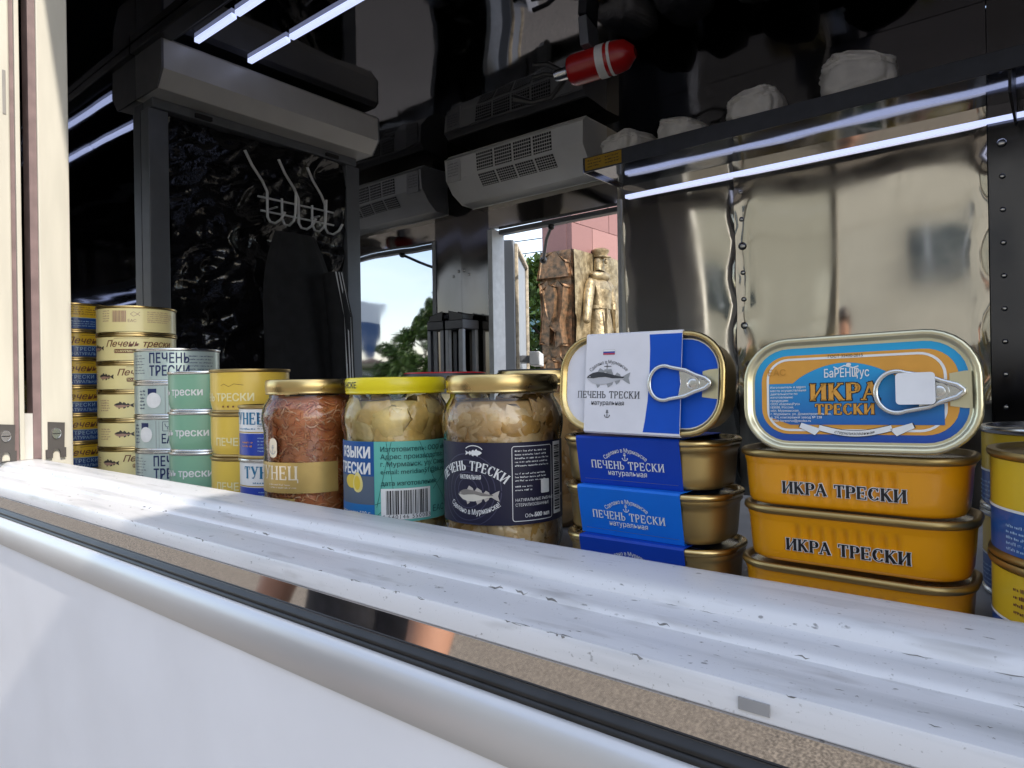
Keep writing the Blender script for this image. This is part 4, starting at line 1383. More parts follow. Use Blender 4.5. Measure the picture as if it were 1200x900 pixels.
def oblong(name, label, group, loc, rot, body_m, rim_m, lid_m, ribs=0.0, neck=False):
    o = tag(empty(name, loc, rot), label, 'can', group)
    ns = 66 if ribs else 12
    prof = [(.0, -.0050), (.0008, -.0032), (.0025, -.0024), (.0070, -.0019), (.0105, -.0016), (.0180, -.0010), (.0205, -.0008), (.0215, -.0002 if neck else -.0006), (.0225, .0006 if neck else -.0002), (.0245, .0006 if neck else .0)]
    MB().loft([rring(W, D, RC, e, z, ns, 8, ribs * (1.0 if z > .009 else .4) if .003 < z < .0200 else 0) for z, e in prof], 0, True).build('body', body_m, o, ang=45)
    MB().loft([rring(W, D, RC, e, z, 12) for z, e in ((.0244, .0003), (.0250, .0014), (.0264, .0019), (.0279, .0015), (.0285, .0004), (.0281, -.0010), (.0262, -.0018), (.0258, -.0026))]).build('rim', rim_m, o, ang=60)
    pts = rring(W, D, RC, -.0026, .0258, 12)
    MB().add(pts, [tuple(range(len(pts)))]).build('lid', lid_m, o, smooth=False)
    return o
S_blue, S_blue2 = paper('sleeve_blue', (.002, .042, .36)), paper('sleeve_light_blue', (.004, .14, .62))
def sleeve(o, m, xa, xb):
    t = .00035
    yo, yb = D / 2 + .0024, D / 2 - .0030
    outer = [(-yb, -.0006), (-yo, .0278), (-yo + .0010, .0291), (yo - .0010, .0291), (yo, .0278), (yb, -.0006)]
    inner = [(-yb + t, -.0006 + t), (-yo + t, .0278), (-yo + .0010 + t, .0291 - t), (yo - .0010 - t, .0291 - t), (yo - t, .0278), (yb - t, -.0006 + t)]
    b = MB()
    n = 6
    vs = [(x, y, z) for x in (xa, xb) for y, z in outer] + [(x, y, z) for x in (xa, xb) for y, z in inner]
    fs = []
    for i in range(n):
        j = (i + 1) % n
        fs += [(i, j, n + j, n + i), (2 * n + j, 2 * n + i, 3 * n + i, 3 * n + j), (i, 2 * n + i, 2 * n + j, j), (n + j, 3 * n + j, 3 * n + i, n + i)]
    return b.add(vs, fs).build('paper_sleeve', m, o, smooth=False)
BX, YX = -.2005, -.0845
PITCH = .0299
tw = [0.010, -.014, .006]
for k in range(3):
    o = oblong('oblong_can', 'gold oblong can in %s paper sleeve, %s' % (('dark blue', 'light blue', 'dark blue')[k], ('top of the sleeved stack', 'middle of the sleeved stack', 'bottom of the sleeved stack')[k]), 'gold cans in blue sleeves',
               (BX + (.0, .002, .0035)[k], .3830 + (.001, -.001, -.002)[k], CT + .0008 + (2 - k) * PITCH), (0, 0, tw[k]), gold_dk, gold, tin, neck=True)
    sl = sleeve(o, S_blue2 if k == 1 else S_blue, -.0345, .0335)
    sp = (.0022 + .0030) / .0268
    a = Art(lambda u, v, layer: (u, -(D / 2 - .0030) - (v + .0006) * ((.0024 + .0030) / .0284) - .0001 - layer * LAY, v))
    a.text('Сделано в Мурманске', -.0015, .0200, .0034, i_wh, bend=.021, layer=1, bold=.006, fit=.0290)
    a.anchor(-.0015, .0172, .0046, i_wh, 1)
    a.serif('ПЕЧЕНЬ ТРЕСКИ', -.0010, .0096, .0048, i_wh, layer=1, thick=.15, thin=.1, fit=.0485)
    a.text('натуральная', -.0010, .0058, .0044, i_wh, layer=1, bold=.006, fit=.0255)
    a.build('sleeve_print', sl)
TOPB = CT + .0008 + 3 * PITCH
def pull_ring(o, m, x0, x1, zz, hh=.0100):
    """ring-pull lying on a lid: teardrop loop, tongue plate and rivet"""
    path = []
    cx = x0 + .0090
    for k in range(25):
        a = R(66 + 228 * k / 24)
        path.append((cx + .0090 * math.cos(a), hh * math.sin(a), zz))
    path += [(x0 + .022, -hh * .74, zz), (x1 - .0090, -hh * .48, zz), (x1 - .0030, -hh * .28, zz), (x1 - .0004, -hh * .06, zz), (x1 - .0004, hh * .06, zz), (x1 - .0030, hh * .28, zz), (x1 - .0090, hh * .48, zz), (x0 + .022, hh * .74, zz)]
    b = MB().tube(path, .00125, 8, closed=True)
    b.v = [(x, y, zz + (z - zz) * .75) for x, y, z in b.v]
    b.build('pull_ring', m, o, ang=80)
    pl = [(x0 + .0180, -hh * .72), (x0 + .0192, 0), (x0 + .0180, hh * .72), (x0 + .022, hh * .74), (x1 - .0090, hh * .48), (x1 - .0030, hh * .26), (x1 - .0006, 0), (x1 - .0030, -hh * .26), (x1 - .0090, -hh * .48), (x0 + .022, -hh * .74)]
    # slightly dished plate
    MB().prism(pl, 'z', zz - .0007, zz - .0002).build('ring_plate', m, o, bev=.0002)
    MB().lathe([(.0042, 0), (.0040, .0006), (.0030, .0007), (.0027, .0003), (.0022, .0005), (.0010, .0007), (0, .0007)], 24, c=(x0 + .0262, 0, zz - .0002), cap=False).build('rivet', m, o, ang=50)
# standing can with white and blue wrap
LEAN = R(86)
wc = oblong('oblong_can', 'white and blue liver can with ring pull, standing on the sleeved stack', None, (BX + .0075, .3815, TOPB + .0288), (LEAN, R(0.8), R(-1.0)), gold_dk, gold, WHT, neck=True)
P_lilac = paper('off_white', (.74, .73, .77))
P_royal = paper('royal', (.002, .075, .48))
a = Art(on_top(.0258))
def lid_outline(e):
    return [(p[0], p[1]) for p in rring(W, D, RC, e, 0, 12)]
a.poly(lid_outline(-.0030), P_lilac, 0)
rgt = [p for p in lid_outline(-.0031)]
def clipx(pts, x0):
    out = []
    n = len(pts)
    for i in range(n):
        p, q = pts[i], pts[(i + 1) % n]
        if p[0] >= x0: out.append(p)
        if (p[0] >= x0) != (q[0] >= x0):
            t = (x0 - p[0]) / (q[0] - p[0])
            out.append((x0, p[1] + (q[1] - p[1]) * t))
    return out
a.poly(clipx(rgt, .0075), P_royal, 1)
a.poly([(.0405, .0070), (.0445, .0080), (.0495, .0085), (.0495, -.0085), (.0445, -.0080), (.0405, -.0075)], pale_gold, 2)
a.build('lid_print', wc)
sl = sleeve(wc, P_lilac, -.0338, .0294)
a = Art(on_top(.0291), step=.01)
e = D / 2 + .0003
bnd = [(.0092, e), (.0098, .02), (.0098, .005), (.0092, -.010), (.0078, -.022), (.0066, -e)]
a.poly([(.0293, -e), (.0293, e)] + bnd, P_royal, 0)
i_ch = ink('charcoal', (.035, .038, .045))
X = -.0175
a.rect(X - .0040, .0196, X + .0040, .0206, i_wh, 1)
a.rect(X - .0040, .0186, X + .0040, .0196, ink('flag_blue', (.03, .06, .30)), 1)
a.rect(X - .0040, .0176, X + .0040, .0186, ink('flag_red', (.45, .04, .08)), 1)
a.ringrect(X - .0041, .0175, X + .0041, .0207, .0001, .0001, i_gy, 1)
a.text('Сделано в Мурманске', X, .0122, .0030, i_ch, bend=.0170, layer=1, fit=.0270)
a.fish(X, .0030, .0300, i_ch, ink('fish_pale', (.50, .50, .53)), i_gy, layer=1)
a.line([(X - .001, .0065), (X - .001, .0122)], .0004, i_ch)
a.line([(X - .003, .0104), (X + .002, .0104)], .0004, i_ch)
a.poly([(X - .003, .0070), (X + .003, .0070), (X + .0024, .0086), (X - .0024, .0086)], i_gy, 5)
a.serif('ПЕЧЕНЬ ТРЕСКИ', X, -.0092, .0043, i_ch, layer=1, thick=.13, thin=.09, fit=.0430)
a.text('натуральная', X, -.0134, .0040, i_ch, layer=1, bold=.004, fit=.0225)
a.anchor(X, -.0188, .0048, i_ch, 1)
a.build('sleeve_print', sl)
pull_ring(wc, tin, .0105, .0470, .0304)
wc.scale = (1, .97, 1)

# yellow caviar cans
ORNG = lacq('caviar_yellow', (.78, .32, .003))
ZP = .0288
for k in range(3):
    o = oblong('oblong_can', 'orange yellow ribbed caviar can, %s of its stack' % ('top', 'middle', 'bottom')[k], 'orange yellow caviar cans',
               (YX + (0, .001, 0)[k], .3835 + (0, .001, -.001)[k], CT + (2 - k) * ZP), (0, 0, (.0, .008, -.004)[k]), ORNG, gold_dk, tin, ribs=.0017)
    a = Art(lambda u, v, layer: (u, -D / 2 + .0016 - (v - .010) * .06 - .00035 - layer * LAY, v))
    for g_, m_, ly in ((.055, i_wh, 1), (0.0, i_bx, 2)):
        a.serif('ИКРА ТРЕСКИ', .0005, .0070, .0060, m_, layer=ly, thick=.21, thin=.085, fit=.0555, grow=g_)
    a.build('side_print', o)
TOPY = CT + 3 * ZP
cc = oblong('oblong_can', 'blue and orange caviar can with ring pull and sticker, standing on the caviar stack', None, (YX + .0065, .3800, TOPY + .0268), (LEAN, R(-1.2), R(0.5)), gold_dk, pale_gold, pale_gold)
def grad(name, c0, c1):
    m = bpy.data.materials.new(name)
    m.use_nodes = True
    t = m.node_tree
    b = t.nodes['Principled BSDF']
    b.inputs['Roughness'].default_value = .33
    tcn = t.nodes.new('ShaderNodeTexCoord')
    sx = t.nodes.new('ShaderNodeSeparateXYZ')
    mr = t.nodes.new('ShaderNodeMapRange')
    mr.inputs['From Min'].default_value = -.026
    mr.inputs['From Max'].default_value = .020
    r = t.nodes.new('ShaderNodeValToRGB')
    r.color_ramp.elements[0].color = (*c0, 1)
    r.color_ramp.elements[1].color = (*c1, 1)
    t.links.new(tcn.outputs['Object'], sx.inputs[0])
    t.links.new(sx.outputs['Y'], mr.inputs['Value'])
    t.links.new(mr.outputs[0], r.inputs[0])
    t.links.new(r.outputs[0], b.inputs['Base Color'])
    return m
GB = grad('printed_blue_blend', (.012, .045, .30), (.02, .34, .62))
PO = ink('caviar_orange', (.66, .31, .045))
a = Art(on_top(.0258))
a.poly(lid_outline(-.0038), GB, 0)
a.poly(lid_outline(-.0076), PO, 1)
ro, ri = rr2(-.0420, -.0195, .0400, .0195, .0115, 8), rr2(-.0408, -.0183, .0388, .0183, .0103, 8)
nn = len(ro)
a.raw(ro + ri, [(i, (i + 1) % nn, (i + 1) % nn + nn, i + nn) for i in range(nn)], i_wh, 2)
dome = [(-.0407, .0060), (-.0285, .0060)] + [(-.0285 + .0500 * t, .0060 + .0100 * math.sin(math.pi * t) ** .8) for t in [k / 16 for k in range(1, 16)]] + [(.0215, .0060), (.0387, .0060), (.0387, -.0080), (.0387, -.0160), (-.0300, -.0160), (-.0407, -.0120)]
a.poly(dome, GB, 3)
a.poly([(.0410, .0085), (.0470, .0095), (.0495, .0095), (.0495, -.0080), (.0470, -.0080), (.0410, -.0070)], pale_gold, 4)
a.text('ГОСТ 32430-2015', -.0030, .0188, .0021, i_bx, layer=4)
a.text('ЕАС', -.0365, .0105, .0048, ink('orange_dim', (.50, .24, .03)), layer=4)
for g_, m_, ly in ((.05, i_bx, 4), (0, PO, 5)):
    a.serif('ИКРА', -.0040, -.0035, .0090, m_, layer=ly, thick=.22, thin=.09, squeeze=1.12, grow=g_)
    a.serif('ТРЕСКИ', -.0040, -.0108, .0056, m_, layer=ly, thick=.22, thin=.1, squeeze=1.05, grow=g_)
a.text('БаРЕНЦ', -.0130, .0085, .0062, i_wh, align='l', bold=.012, layer=5, squeeze=.66)
a.text('Рус', .0010, .0085, .0062, i_wh, align='l', bold=.012, layer=5, squeeze=.66)
a.line([(-.0085, .0140), (-.0065, .0130), (-.0035, .0145), (.0005, .0132), (.0030, .0140)], .0006, i_wh, 5)
a.disc(-.0015, .0148, .0012, i_wh, 5, 12, .0009)
y = .0035
for s_ in ('Изготовитель и адрес', 'места осуществления', 'деятельности по', 'изготовлению', 'продукции:', 'ООО «БаренцРус»', '183038, Россия,', 'обл. Мурманская,', 'г. Мурманск, ул. Домостроительная,', 'д. 2/4, консервный завод № 228', 'e-mail: barencrus@yandex.ru'):
    a.text(s_, -.0400, y, .0017, i_wh, align='l', layer=4, bold=.008)
    y -= .0018
rib = [(-.0160 + .0330 * t, -.0175 - .0030 * math.sin(math.pi * t)) for t in [k / 12 for k in range(13)]]
a.line(rib, .0034, i_bx, 4)
a.line(rib, .0028, i_wh, 5)
for sg, xx in ((-1, -.0170), (1, .0180)):
    q = [(xx - sg * .002, -.0182), (xx + sg * .0075, -.0150), (xx + sg * .0085, -.0175), (xx + sg * .0010, -.0215)]
    q2 = [(p[0] * 1.0 + (p[0] - xx) * .06, p[1] + (.0002 if p[1] > -.0178 else -.0002)) for p in q]
    a.poly(q2, i_bx, 4)
    a.poly(q, i_wh, 5)
a.text('стерилизованная', .0005, -.0212, .0022, i_bx, layer=6, shear=.3, bend=-.045)
a.build('lid_print', cc)
pull_ring(cc, tin, .0107, .0470, .0283, .0102)
stk = MB().prism(rr2(.0195, -.0062, .0357, .0092, .0018), 'z', .0296, .0298).build('sticker', paper('sticker_white', (.78, .78, .80)), cc, smooth=False)

cc.scale = (.955, .93, 1)

# ------------------------------------------------------------------ outside: monument
mon = tag(empty('monument', (-6.13, 9.19, 0)), 'pink granite monument with bronze relief panels standing behind the truck', 'monument')
MZ = 1.5 + 2.16
granite = [mat('pink_granite_%s' % n, c, .55, var=.16, vscale=90, bump=.15, bscale=200) for n, c in (('a', (.25, .125, .115)), ('b', (.29, .15, .135)), ('c', (.225, .11, .10)))]
bronze = mat('weathered_bronze', (.30, .225, .12), .42, metal=.55, var=.45, vscale=9, bump=.6, bscale=22, bdist=.02, col2=(.44, .35, .21))
bronze_dk = mat('dark_bronze', (.15, .115, .075), .45, metal=.5, var=.4, vscale=12, bump=.6, bscale=25, bdist=.02, col2=(.34, .19, .10))
boxpart('core', granite[2], mon, -.56, -.10, .10, 3.9, 0.0, 6.6)
rd = random.Random(11)
CH = .44
for c_ in range(7):
    z0 = MZ + c_ * CH
    off = .35 if c_ % 2 else 0
    edges = [0] + [e for e in np.arange(.62 - off, 4.0, .9)] + [4.0]
    for a_, b_ in zip(edges, edges[1:]):
        if b_ - a_ < .05: continue
        o = MB().box(-.099, 0 + rd.uniform(-.004, .004), a_ + .004, b_ - .004, z0 + .004, z0 + CH - .004).build('granite_block', rd.choice(granite), mon, bev=.004, smooth=False)
    edges = [0.1, .34, .60] if c_ % 2 else [0.1, .60]
    for a_, b_ in zip(edges, edges[1:]):
        MB().box(-b_ + .004, -a_ - .004, 0 + rd.uniform(-.004, .004), .099, z0 + .004, z0 + CH - .004).build('granite_block', rd.choice(granite), mon, bev=.004, smooth=False)
# bronze cladding: rough slabs on both faces, thick angular relief on the -Y face, figure on the +X face
def rough_panel(w, h, amp, seed, n=40):
    vs, fs = [], []
    for j in range(n + 1):
        for i in range(n + 1):
            x, z = w * i / n, h * j / n
            e = amp * (noise.noise(Vector((x * 1.6, z * .5, seed))) + .5 * noise.noise(Vector((x * 5, z * 1.6, seed + 4))))
            e += amp * .8 * (1 if noise.noise(Vector((x * 2.2, z * 1.1, seed + 9))) > .12 else 0)
            vs.append((x, e, z))
    for j in range(n):
        for i in range(n):
            a_ = j * (n + 1) + i
            fs.append((a_, a_ + 1, a_ + n + 2, a_ + n + 1))
    return vs, fs
vs, fs = rough_panel(4.0, MZ, .035, 2.0, 60)
MB().add([(v[1] + .03, v[0], v[2]) for v in vs], fs).build('relief_panel', bronze, mon, ang=60)
MB().box(-.098, .0, .02, 4.0, 0, MZ - .002).build('panel_back', bronze_dk, mon, smooth=False)
vs, fs = rough_panel(.60, MZ, .03, 6.0, 50)
MB().add([(-v[0], -v[1] - .03, v[2]) for v in vs], [f[::-1] for f in fs]).build('relief_panel', bronze_dk, mon, ang=60)
MB().box(-.60, -.099, .0, .098, 0, MZ - .002).build('panel_back', bronze_dk, mon, smooth=False)
for k in range(1):                                      # tall angular shapes in rows
    for r_ in range(3):
        zt = MZ - .55 - r_ * 1.20
        x = -.22 - k * .62
        P = [(-.30, 0), (-.27, -.42), (-.30, -.95), (-.16, -.97), (-.12, -.70), (-.02, -.78), (.03, -1.02), (.12, -.98), (.10, -.6), (.15, -.42), (.16, -.05), (.05, .02), (-.08, -.04), (-.16, .03)]
        MB().prism([(x + p * 1.0 + rd.uniform(-.02, .02), zt + q_ * 1.0) for p, q_ in P], 'y', -.17, .01).build('relief_shape', bronze_dk, mon, bev=.03, ang=50)
        P2 = [(-.20, -.10), (-.13, -.45), (-.06, -.62), (.02, -.50), (.05, -.20), (.02, -.06), (-.10, -.04)]
        MB().prism([(x + p, zt + q_) for p, q_ in P2], 'y', -.24, -.165).build('relief_shape', bronze_dk, mon, bev=.025, ang=50)
    MB().prism([(-.02 - k * .62, MZ - .42), (-.05 - k * .62, MZ - .20), (-.25 - k * .62, MZ - .05), (-.52 - k * .62, MZ - .12), (-.60 - k * .62, MZ - .44)], 'y', -.13, .01).build('relief_shape', bronze_dk, mon, bev=.03, ang=50)
# standing figure in a long coat and cap, one continuous surface sunk into the panel
FZ = MZ + .08
vv = [(0, 0, -1.55), (0, 0, -1.15), (0, 0, -.92), (0, 0, -.62), (0, 0, -.48), (0, 0, -.36), (0, 0, -.24), (0, .02, -.10),
      (-.25, 0, -.55), (-.34, .02, -.86), (-.42, .06, -1.14), (-.47, .08, -1.28),
      (.25, 0, -.55), (.33, .04, -.86), (.31, .10, -1.12), (.33, .08, -1.32), (-.05, 0, -2.3), (-.08, 0, -3.0)]
ee = [(0, 1), (1, 2), (2, 3), (3, 4), (4, 5), (5, 6), (6, 7), (3, 8), (8, 9), (9, 10), (10, 11), (3, 12), (12, 13), (13, 14), (14, 15), (0, 16), (16, 17)]
rr_ = [.27, .22, .23, .25, .14, .085, .115, .095, .12, .095, .075, .06, .12, .095, .08, .07, .31, .34]
vs, fs = skin_mesh(vv, ee, rr_, 2, root=2)
fig = MB().add(vs, fs)
YF = .70
fig.v = [(.07 + max(-.05, v[1]) * .9, YF + v[0] * 1.12, FZ + v[2]) for v in fig.v]
def at_fig(b): 
    b.v = [(.07 + v[1], YF + v[0] * 1.12, FZ + v[2]) for v in b.v]; return b
cap = MB()
cap.loft([[(r_ * math.cos(a) * .9, .03 + r_ * math.sin(a), z) for a in [2 * math.pi * k / 20 for k in range(20)]] for r_, z in ((.118, -.135), (.122, -.09), (.150, -.05), (.152, -.02), (.10, .01), (.02, .015))], 0, True, True)
cap.loft([[(x * s, .03 + .10 + y, -.125 - y * .15) for x, y in ((-.10, 0), (-.085, .05), (-.05, .075), (0, .085), (.05, .075), (.085, .05), (.10, 0))] for s in (1.0,)] + [[(x, .03 + .10 + y, -.140 - y * .15) for x, y in ((-.10, 0), (-.085, .05), (-.05, .075), (0, .085), (.05, .075), (.085, .05), (.10, 0))]], 0, True, True)
cap.sphere((0, .135, -.215), (.022, .035, .045), 10)          # nose
cap.box(-.045, .045, .115, .135, -.286, -.278)                # mouth
cap.loft([[(r_ * math.cos(a), .02 + r_ * .55 * math.sin(a), z) for a in [2 * math.pi * k / 20 for k in range(20)]] for r_, z in ((.20, -.40), (.235, -.44), (.21, -.50), (.15, -.53))], 0, True, True)   # collar
cap.loft([[(r_ * math.cos(a), r_ * .8 * math.sin(a), z) for a in [2 * math.pi * k / 20 for k in range(20)]] for r_, z in ((.205, -.95), (.222, -.955), (.222, -1.01), (.205, -1.015))])   # belt
at_fig(cap)
fig.add(cap.v, cap.f)
for sx in (-1, 1):
    b = MB().box(sx * .12 - .012, sx * .12 + .012, .19, .235, -1.9, -1.02)
    at_fig(b); fig.add(b.v, b.f)
fig.build('relief_figure', bronze, mon, ang=60)

# ------------------------------------------------------------------ trees and bushes
leaf_ms = [mat('leaf_%s' % n, c, .55, var=.35, vscale=3, col2=tuple(min(1, k * 1.5) for k in c), spec=.3) for n, c in (('a', (.085, .150, .028)), ('b', (.125, .195, .038)), ('c', (.060, .110, .025)))]
bark = mat('bark', (.10, .075, .05), .9, var=.4, vscale=20, bump=.5)
def tree(name, label, loc, h, rad, n, seed, lm, leaf=.09, low=.2, group=None, cat='tree'):
    rg = np.random.default_rng(seed)
    rd = random.Random(seed)
    root = tag(empty(name, loc), label, cat, group)
    tr = MB()
    limbs = []
    for k in range(5 if low < .15 else 1):
        x, y = (rd.uniform(-.2, .2) * rad, rd.uniform(-.2, .2) * rad) if k else (0, 0)
        top = (x * 2 + rd.uniform(-.1, .1), y * 2 + rd.uniform(-.1, .1), h * .8)
        tr.tube([(x, y, 0), (x * 1.2, y * 1.2, h * .25), (x * 1.6, y * 1.6, h * .5), top], [h * .018, h * .015, h * .010, h * .003], 8)
    for k in range(14):
        z = h * rd.uniform(low + .05, .8)
        a_ = rd.uniform(0, 6.28)
        l = rad * rd.uniform(.5, .95)
        e = (l * math.cos(a_), l * math.sin(a_), min(h * .95, z + rd.uniform(.1, .35) * h * .5))
        tr.tube([(0, 0, z), (e[0] * .5, e[1] * .5, (z + e[2]) / 2 + .04 * h), e], [h * .008, h * .005, h * .002], 6)
        limbs.append(e)
    tr.build('trunk', bark, root)
    cl = []
    for k in range(34):
        a_, t = rd.uniform(0, 6.28), rd.random()
        z = h * (low + (1 - low) * t)
        prof = math.sin(math.pi * (0.18 + .80 * t)) ** .7
        r_ = rad * prof * math.sqrt(rd.random())
        cl.append((r_ * math.cos(a_), r_ * math.sin(a_), z - h * .05, rad * rd.uniform(.18, .38)))
    cl += [(e[0], e[1], e[2], rad * .28) for e in limbs]
    cl = np.array(cl)
    idx = rg.integers(0, len(cl), n)
    d = rg.normal(size=(n, 3))
    d /= np.linalg.norm(d, axis=1)[:, None]
    c_ = cl[idx, :3] + d * (cl[idx, 3] * rg.random(n) ** .4)[:, None]
    c_[:, 2] = np.maximum(c_[:, 2], .05)
    u = rg.normal(size=(n, 3)); u /= np.linalg.norm(u, axis=1)[:, None]
    w_ = np.cross(u, rg.normal(size=(n, 3))); w_ /= np.linalg.norm(w_, axis=1)[:, None]
    s_ = leaf * rg.uniform(.6, 1.3, n)[:, None]
    V = np.stack([c_ - u * s_, c_ + w_ * s_ * .42, c_ + u * s_, c_ - w_ * s_ * .42], 1).reshape(-1, 3)
    me = bpy.data.meshes.new('crown')
    me.from_pydata(V.tolist(), [], np.arange(4 * n).reshape(-1, 4).tolist())
    for m in leaf_ms: me.materials.append(m)
    pick = rg.random(n)
    me.polygons.foreach_set('material_index', np.where(pick < .5, lm, np.where(pick < .8, (lm + 1) % 3, (lm + 2) % 3)).astype(np.int32))
    o = bpy.data.objects.new('crown', me)
    C.objects.link(o)
    o.parent = root
    return root
G1 = 'green trees behind the truck'
tree('leafy_bush', 'tall light green bush between the open door and the monument', (-9.4, 12.8, 0), 4.4, 1.5, 10000, 1, 1, .10, .05, G1, 'bush')
tree('leafy_bush', 'darker green bush low behind the open door', (-11.4, 13.6, 0), 3.0, 1.7, 7000, 2, 0, .10, .05, G1, 'bush')
tree('leafy_tree', 'broad green tree mirrored in the polished end wall', (11.0, 14.75, 0), 3.7, 1.35, 13000, 3, 1, .10, .10, G1)
tree('leafy_tree', 'slender taller green tree beside the mirrored broad tree', (10.3, 14.2, 0), 4.5, .45, 2600, 4, 0, .085, .35, G1)
tree('leafy_tree', 'low green tree farther off, mirrored beside the broad tree', (15.2, 17.0, 0), 2.9, 1.0, 6000, 5, 2, .11, .10, G1)

# ------------------------------------------------------------------ ship's bow at the quay, mirrored in the end wall
ship = tag(empty('ship', (77.4, 64.6, 0)), 'moored ship with white and blue bow seen in the end wall mirror', 'ship')
whu = mat('hull_white', (.82, .83, .84), .45, var=.05)
blu = mat('hull_blue', (.04, .10, .24), .45, var=.1)
def hull(z0, z1, f0, f1, m, name):
    rings = []
    for z, fl in ((z0, f0), (z1, f1)):
        pts = []
        for sgn in (1, -1):
            seq = [(0, 0), (4, 1.6), (10, 3.6), (18, 5.0), (30, 5.6)]
            for x, y in (seq if sgn > 0 else seq[::-1]):
                pts.append((x * 1.0 - fl * (1 - min(x, 12) / 12) + 0.0, sgn * (y * (.55 + .45 * fl / 3.2) + .02), z))
        rings.append(pts)
    MB().loft(rings, 0, True, True).build(name, m, ship, rot=(0, 0, R(-42)), ang=30)
hull(.2, 10.4, .4, 2.5, blu, 'lower_hull')
hull(10.401, 13.4, 2.5, 3.2, whu, 'upper_hull')
b = MB()
for k in range(7):
    b.tube([(k * 3.0 - 2.0, 0, 13.4), (k * 3.0 - 2.0, 0, 14.4)], .06, 6)
b.tube([(-2, 0, 14.4), (16, 0, 14.4)], .06, 6).build('bow_rail', whu, ship, rot=(0, 0, R(-42)))
b = MB().tube([(12, 0, 13.4), (12, 0, 26)], .22, 8).tube([(12, -2.5, 23), (12, 2.5, 23)], .1, 6)
b.build('mast', whu, ship, rot=(0, 0, R(-42)))
b = MB().lathe([(.45, -.2), (.75, -.1), (.75, .1), (.45, .2)], 16)
b.build('hawse_ring', black_metal, ship, loc=(1.7, 1.0, 10.6), rot=(R(90), 0, R(30)))
b = MB().box(17, 30, -4.2, 4.2, 13.41, 18.5).box(18, 29, -3.4, 3.4, 18.51, 22)
b.build('deckhouse', whu, ship, rot=(0, 0, R(-42)))

# far houses by the harbour, lamp post
hw = [mat('house_%d' % i, c, .8, var=.06) for i, c in enumerate(((.62, .58, .50), (.68, .67, .64), (.50, .42, .34)))]
roof_m = mat('roof_sheet', (.20, .12, .10), .7)
pane_d = mat('dark_pane', (.04, .05, .06), .15)
GH = 'far houses by the harbour'
for k, (x, y, w_, d_, h_, lb) in enumerate(((56, 42, 7, 6, 3.6, 'low cream far house nearest the ship bow'), (50, 42.5, 6, 6, 2.9, 'small white far house right of the cream one'), (63, 40, 6, 6, 5.0, 'taller brown far house next to the ship'))):
    h = tag(empty('house', (x, y, 0), (0, 0, R(45))), lb, 'house', GH)
    boxpart('wall', hw[k], h, -w_ / 2, w_ / 2, -d_ / 2, d_ / 2, 0, h_)
    MB().prism([(-d_ / 2 - .3, h_ + .002), (d_ / 2 + .3, h_ + .002), (0, h_ + 1.5)], 'x', -w_ / 2 - .2, w_ / 2 + .2).build('roof', roof_m, h, smooth=False)
    for i in range(4):
        for j in range(max(1, int(h_ / 2.4))):
            boxpart('window', pane_d, h, -w_ / 2 + .7 + i * 1.5, -w_ / 2 + 1.6 + i * 1.5, -d_ / 2 - .02, -d_ / 2 + .05, 1.0 + j * 2.3, 2.2 + j * 2.3)
lp = tag(empty('street_lamp', (23.5, 21.3, 0)), 'thin dark street lamp beside the trees in the mirror', 'street lamp')
MB().lathe([(.09, 0), (.06, .5), (.045, 3.0), (.035, 3.3), (0, 3.3)], 10).build('post', black_metal, lp)
MB().lathe([(.05, 3.31), (.16, 3.45), (.20, 3.75), (.10, 3.9), (0, 4.0)], 10).build('lantern', mat('lantern_glass', (.5, .5, .45), .3), lp)
# ribbed blue fence behind the bushes
fn = tag(empty('metal_fence', (-17.5, 18.5, 0), (0, 0, R(4))), 'blue green ribbed metal fence behind the bushes', 'fence')
fm = mat('fence_blue', (.10, .20, .24), .5)
for k in range(36):
    x = -3 + k * .26
    MB().prism([(x, 0), (x + .06, -.05), (x + .17, -.05), (x + .23, 0), (x + .23, .02), (x, .02)], 'z', 0.02, 5.1).build('panel_rib', fm, fn, smooth=False)
boxpart('fence_rail', fm, fn, -3.1, 6.5, .021, .08, 4.4, 4.5)
# overhead cable
cb = MB()
for dz in (0, .45):
    cb.tube([(-26, 14, 6.4 + dz), (-16, 18, 5.9 + dz), (-4, 22, 6.4 + dz)], .018, 6)
tag(cb.build('overhead_cable', black_metal), 'pair of thin dark overhead cables beside the monument', 'cable')

# ------------------------------------------------------------------ pale building across the lot, reflected in the back wall
bl = tag(empty('beige_building', (0, -13, 0)), 'long pale beige building across the lot, reflected in the steel wall', 'building')
bm = [mat('facade_beige_%d' % i, c, .85, var=.07, vscale=3) for i, c in enumerate(((.60, .53, .42), (.56, .50, .40), (.63, .56, .45)))]
boxpart('building_core', bm[1], bl, -14.8, 9.0, -8.0, -.06, 0, 10.0)
rd = random.Random(5)
for i in range(14):
    for j in range(5):
        x, z = -14.8 + i * 1.7, j * 2.0
        if j in (1, 3) and i % 3 == 1:
            p_ = boxpart('window', pane_d, bl, x + .2, x + 1.5, -.058, -.03, z + .4, z + 1.7)
            boxpart('frame', white_paint, p_, x + .82, x + .88, -.0295, -.015, z + .4, z + 1.7)
        else:
            boxpart('facade_panel', rd.choice(bm), bl, x + .015, x + 1.685, -.06, 0, z + .015, z + 1.985)
kiosk = tag(empty('kiosk', (-19.2, -10.5, 0)), 'white kiosk with blue band left of the beige building', 'kiosk')
boxpart('kiosk_wall', white_paint, kiosk, -2.2, 2.2, -2, 1, 0, 2.6)
boxpart('kiosk_band', blu, kiosk, -2.25, 2.25, -2.05, 1.05, 2.601, 3.1)
boxpart('kiosk_window', pane_d, kiosk, -1.6, 1.6, 1.001, 1.03, 1.0, 2.1)

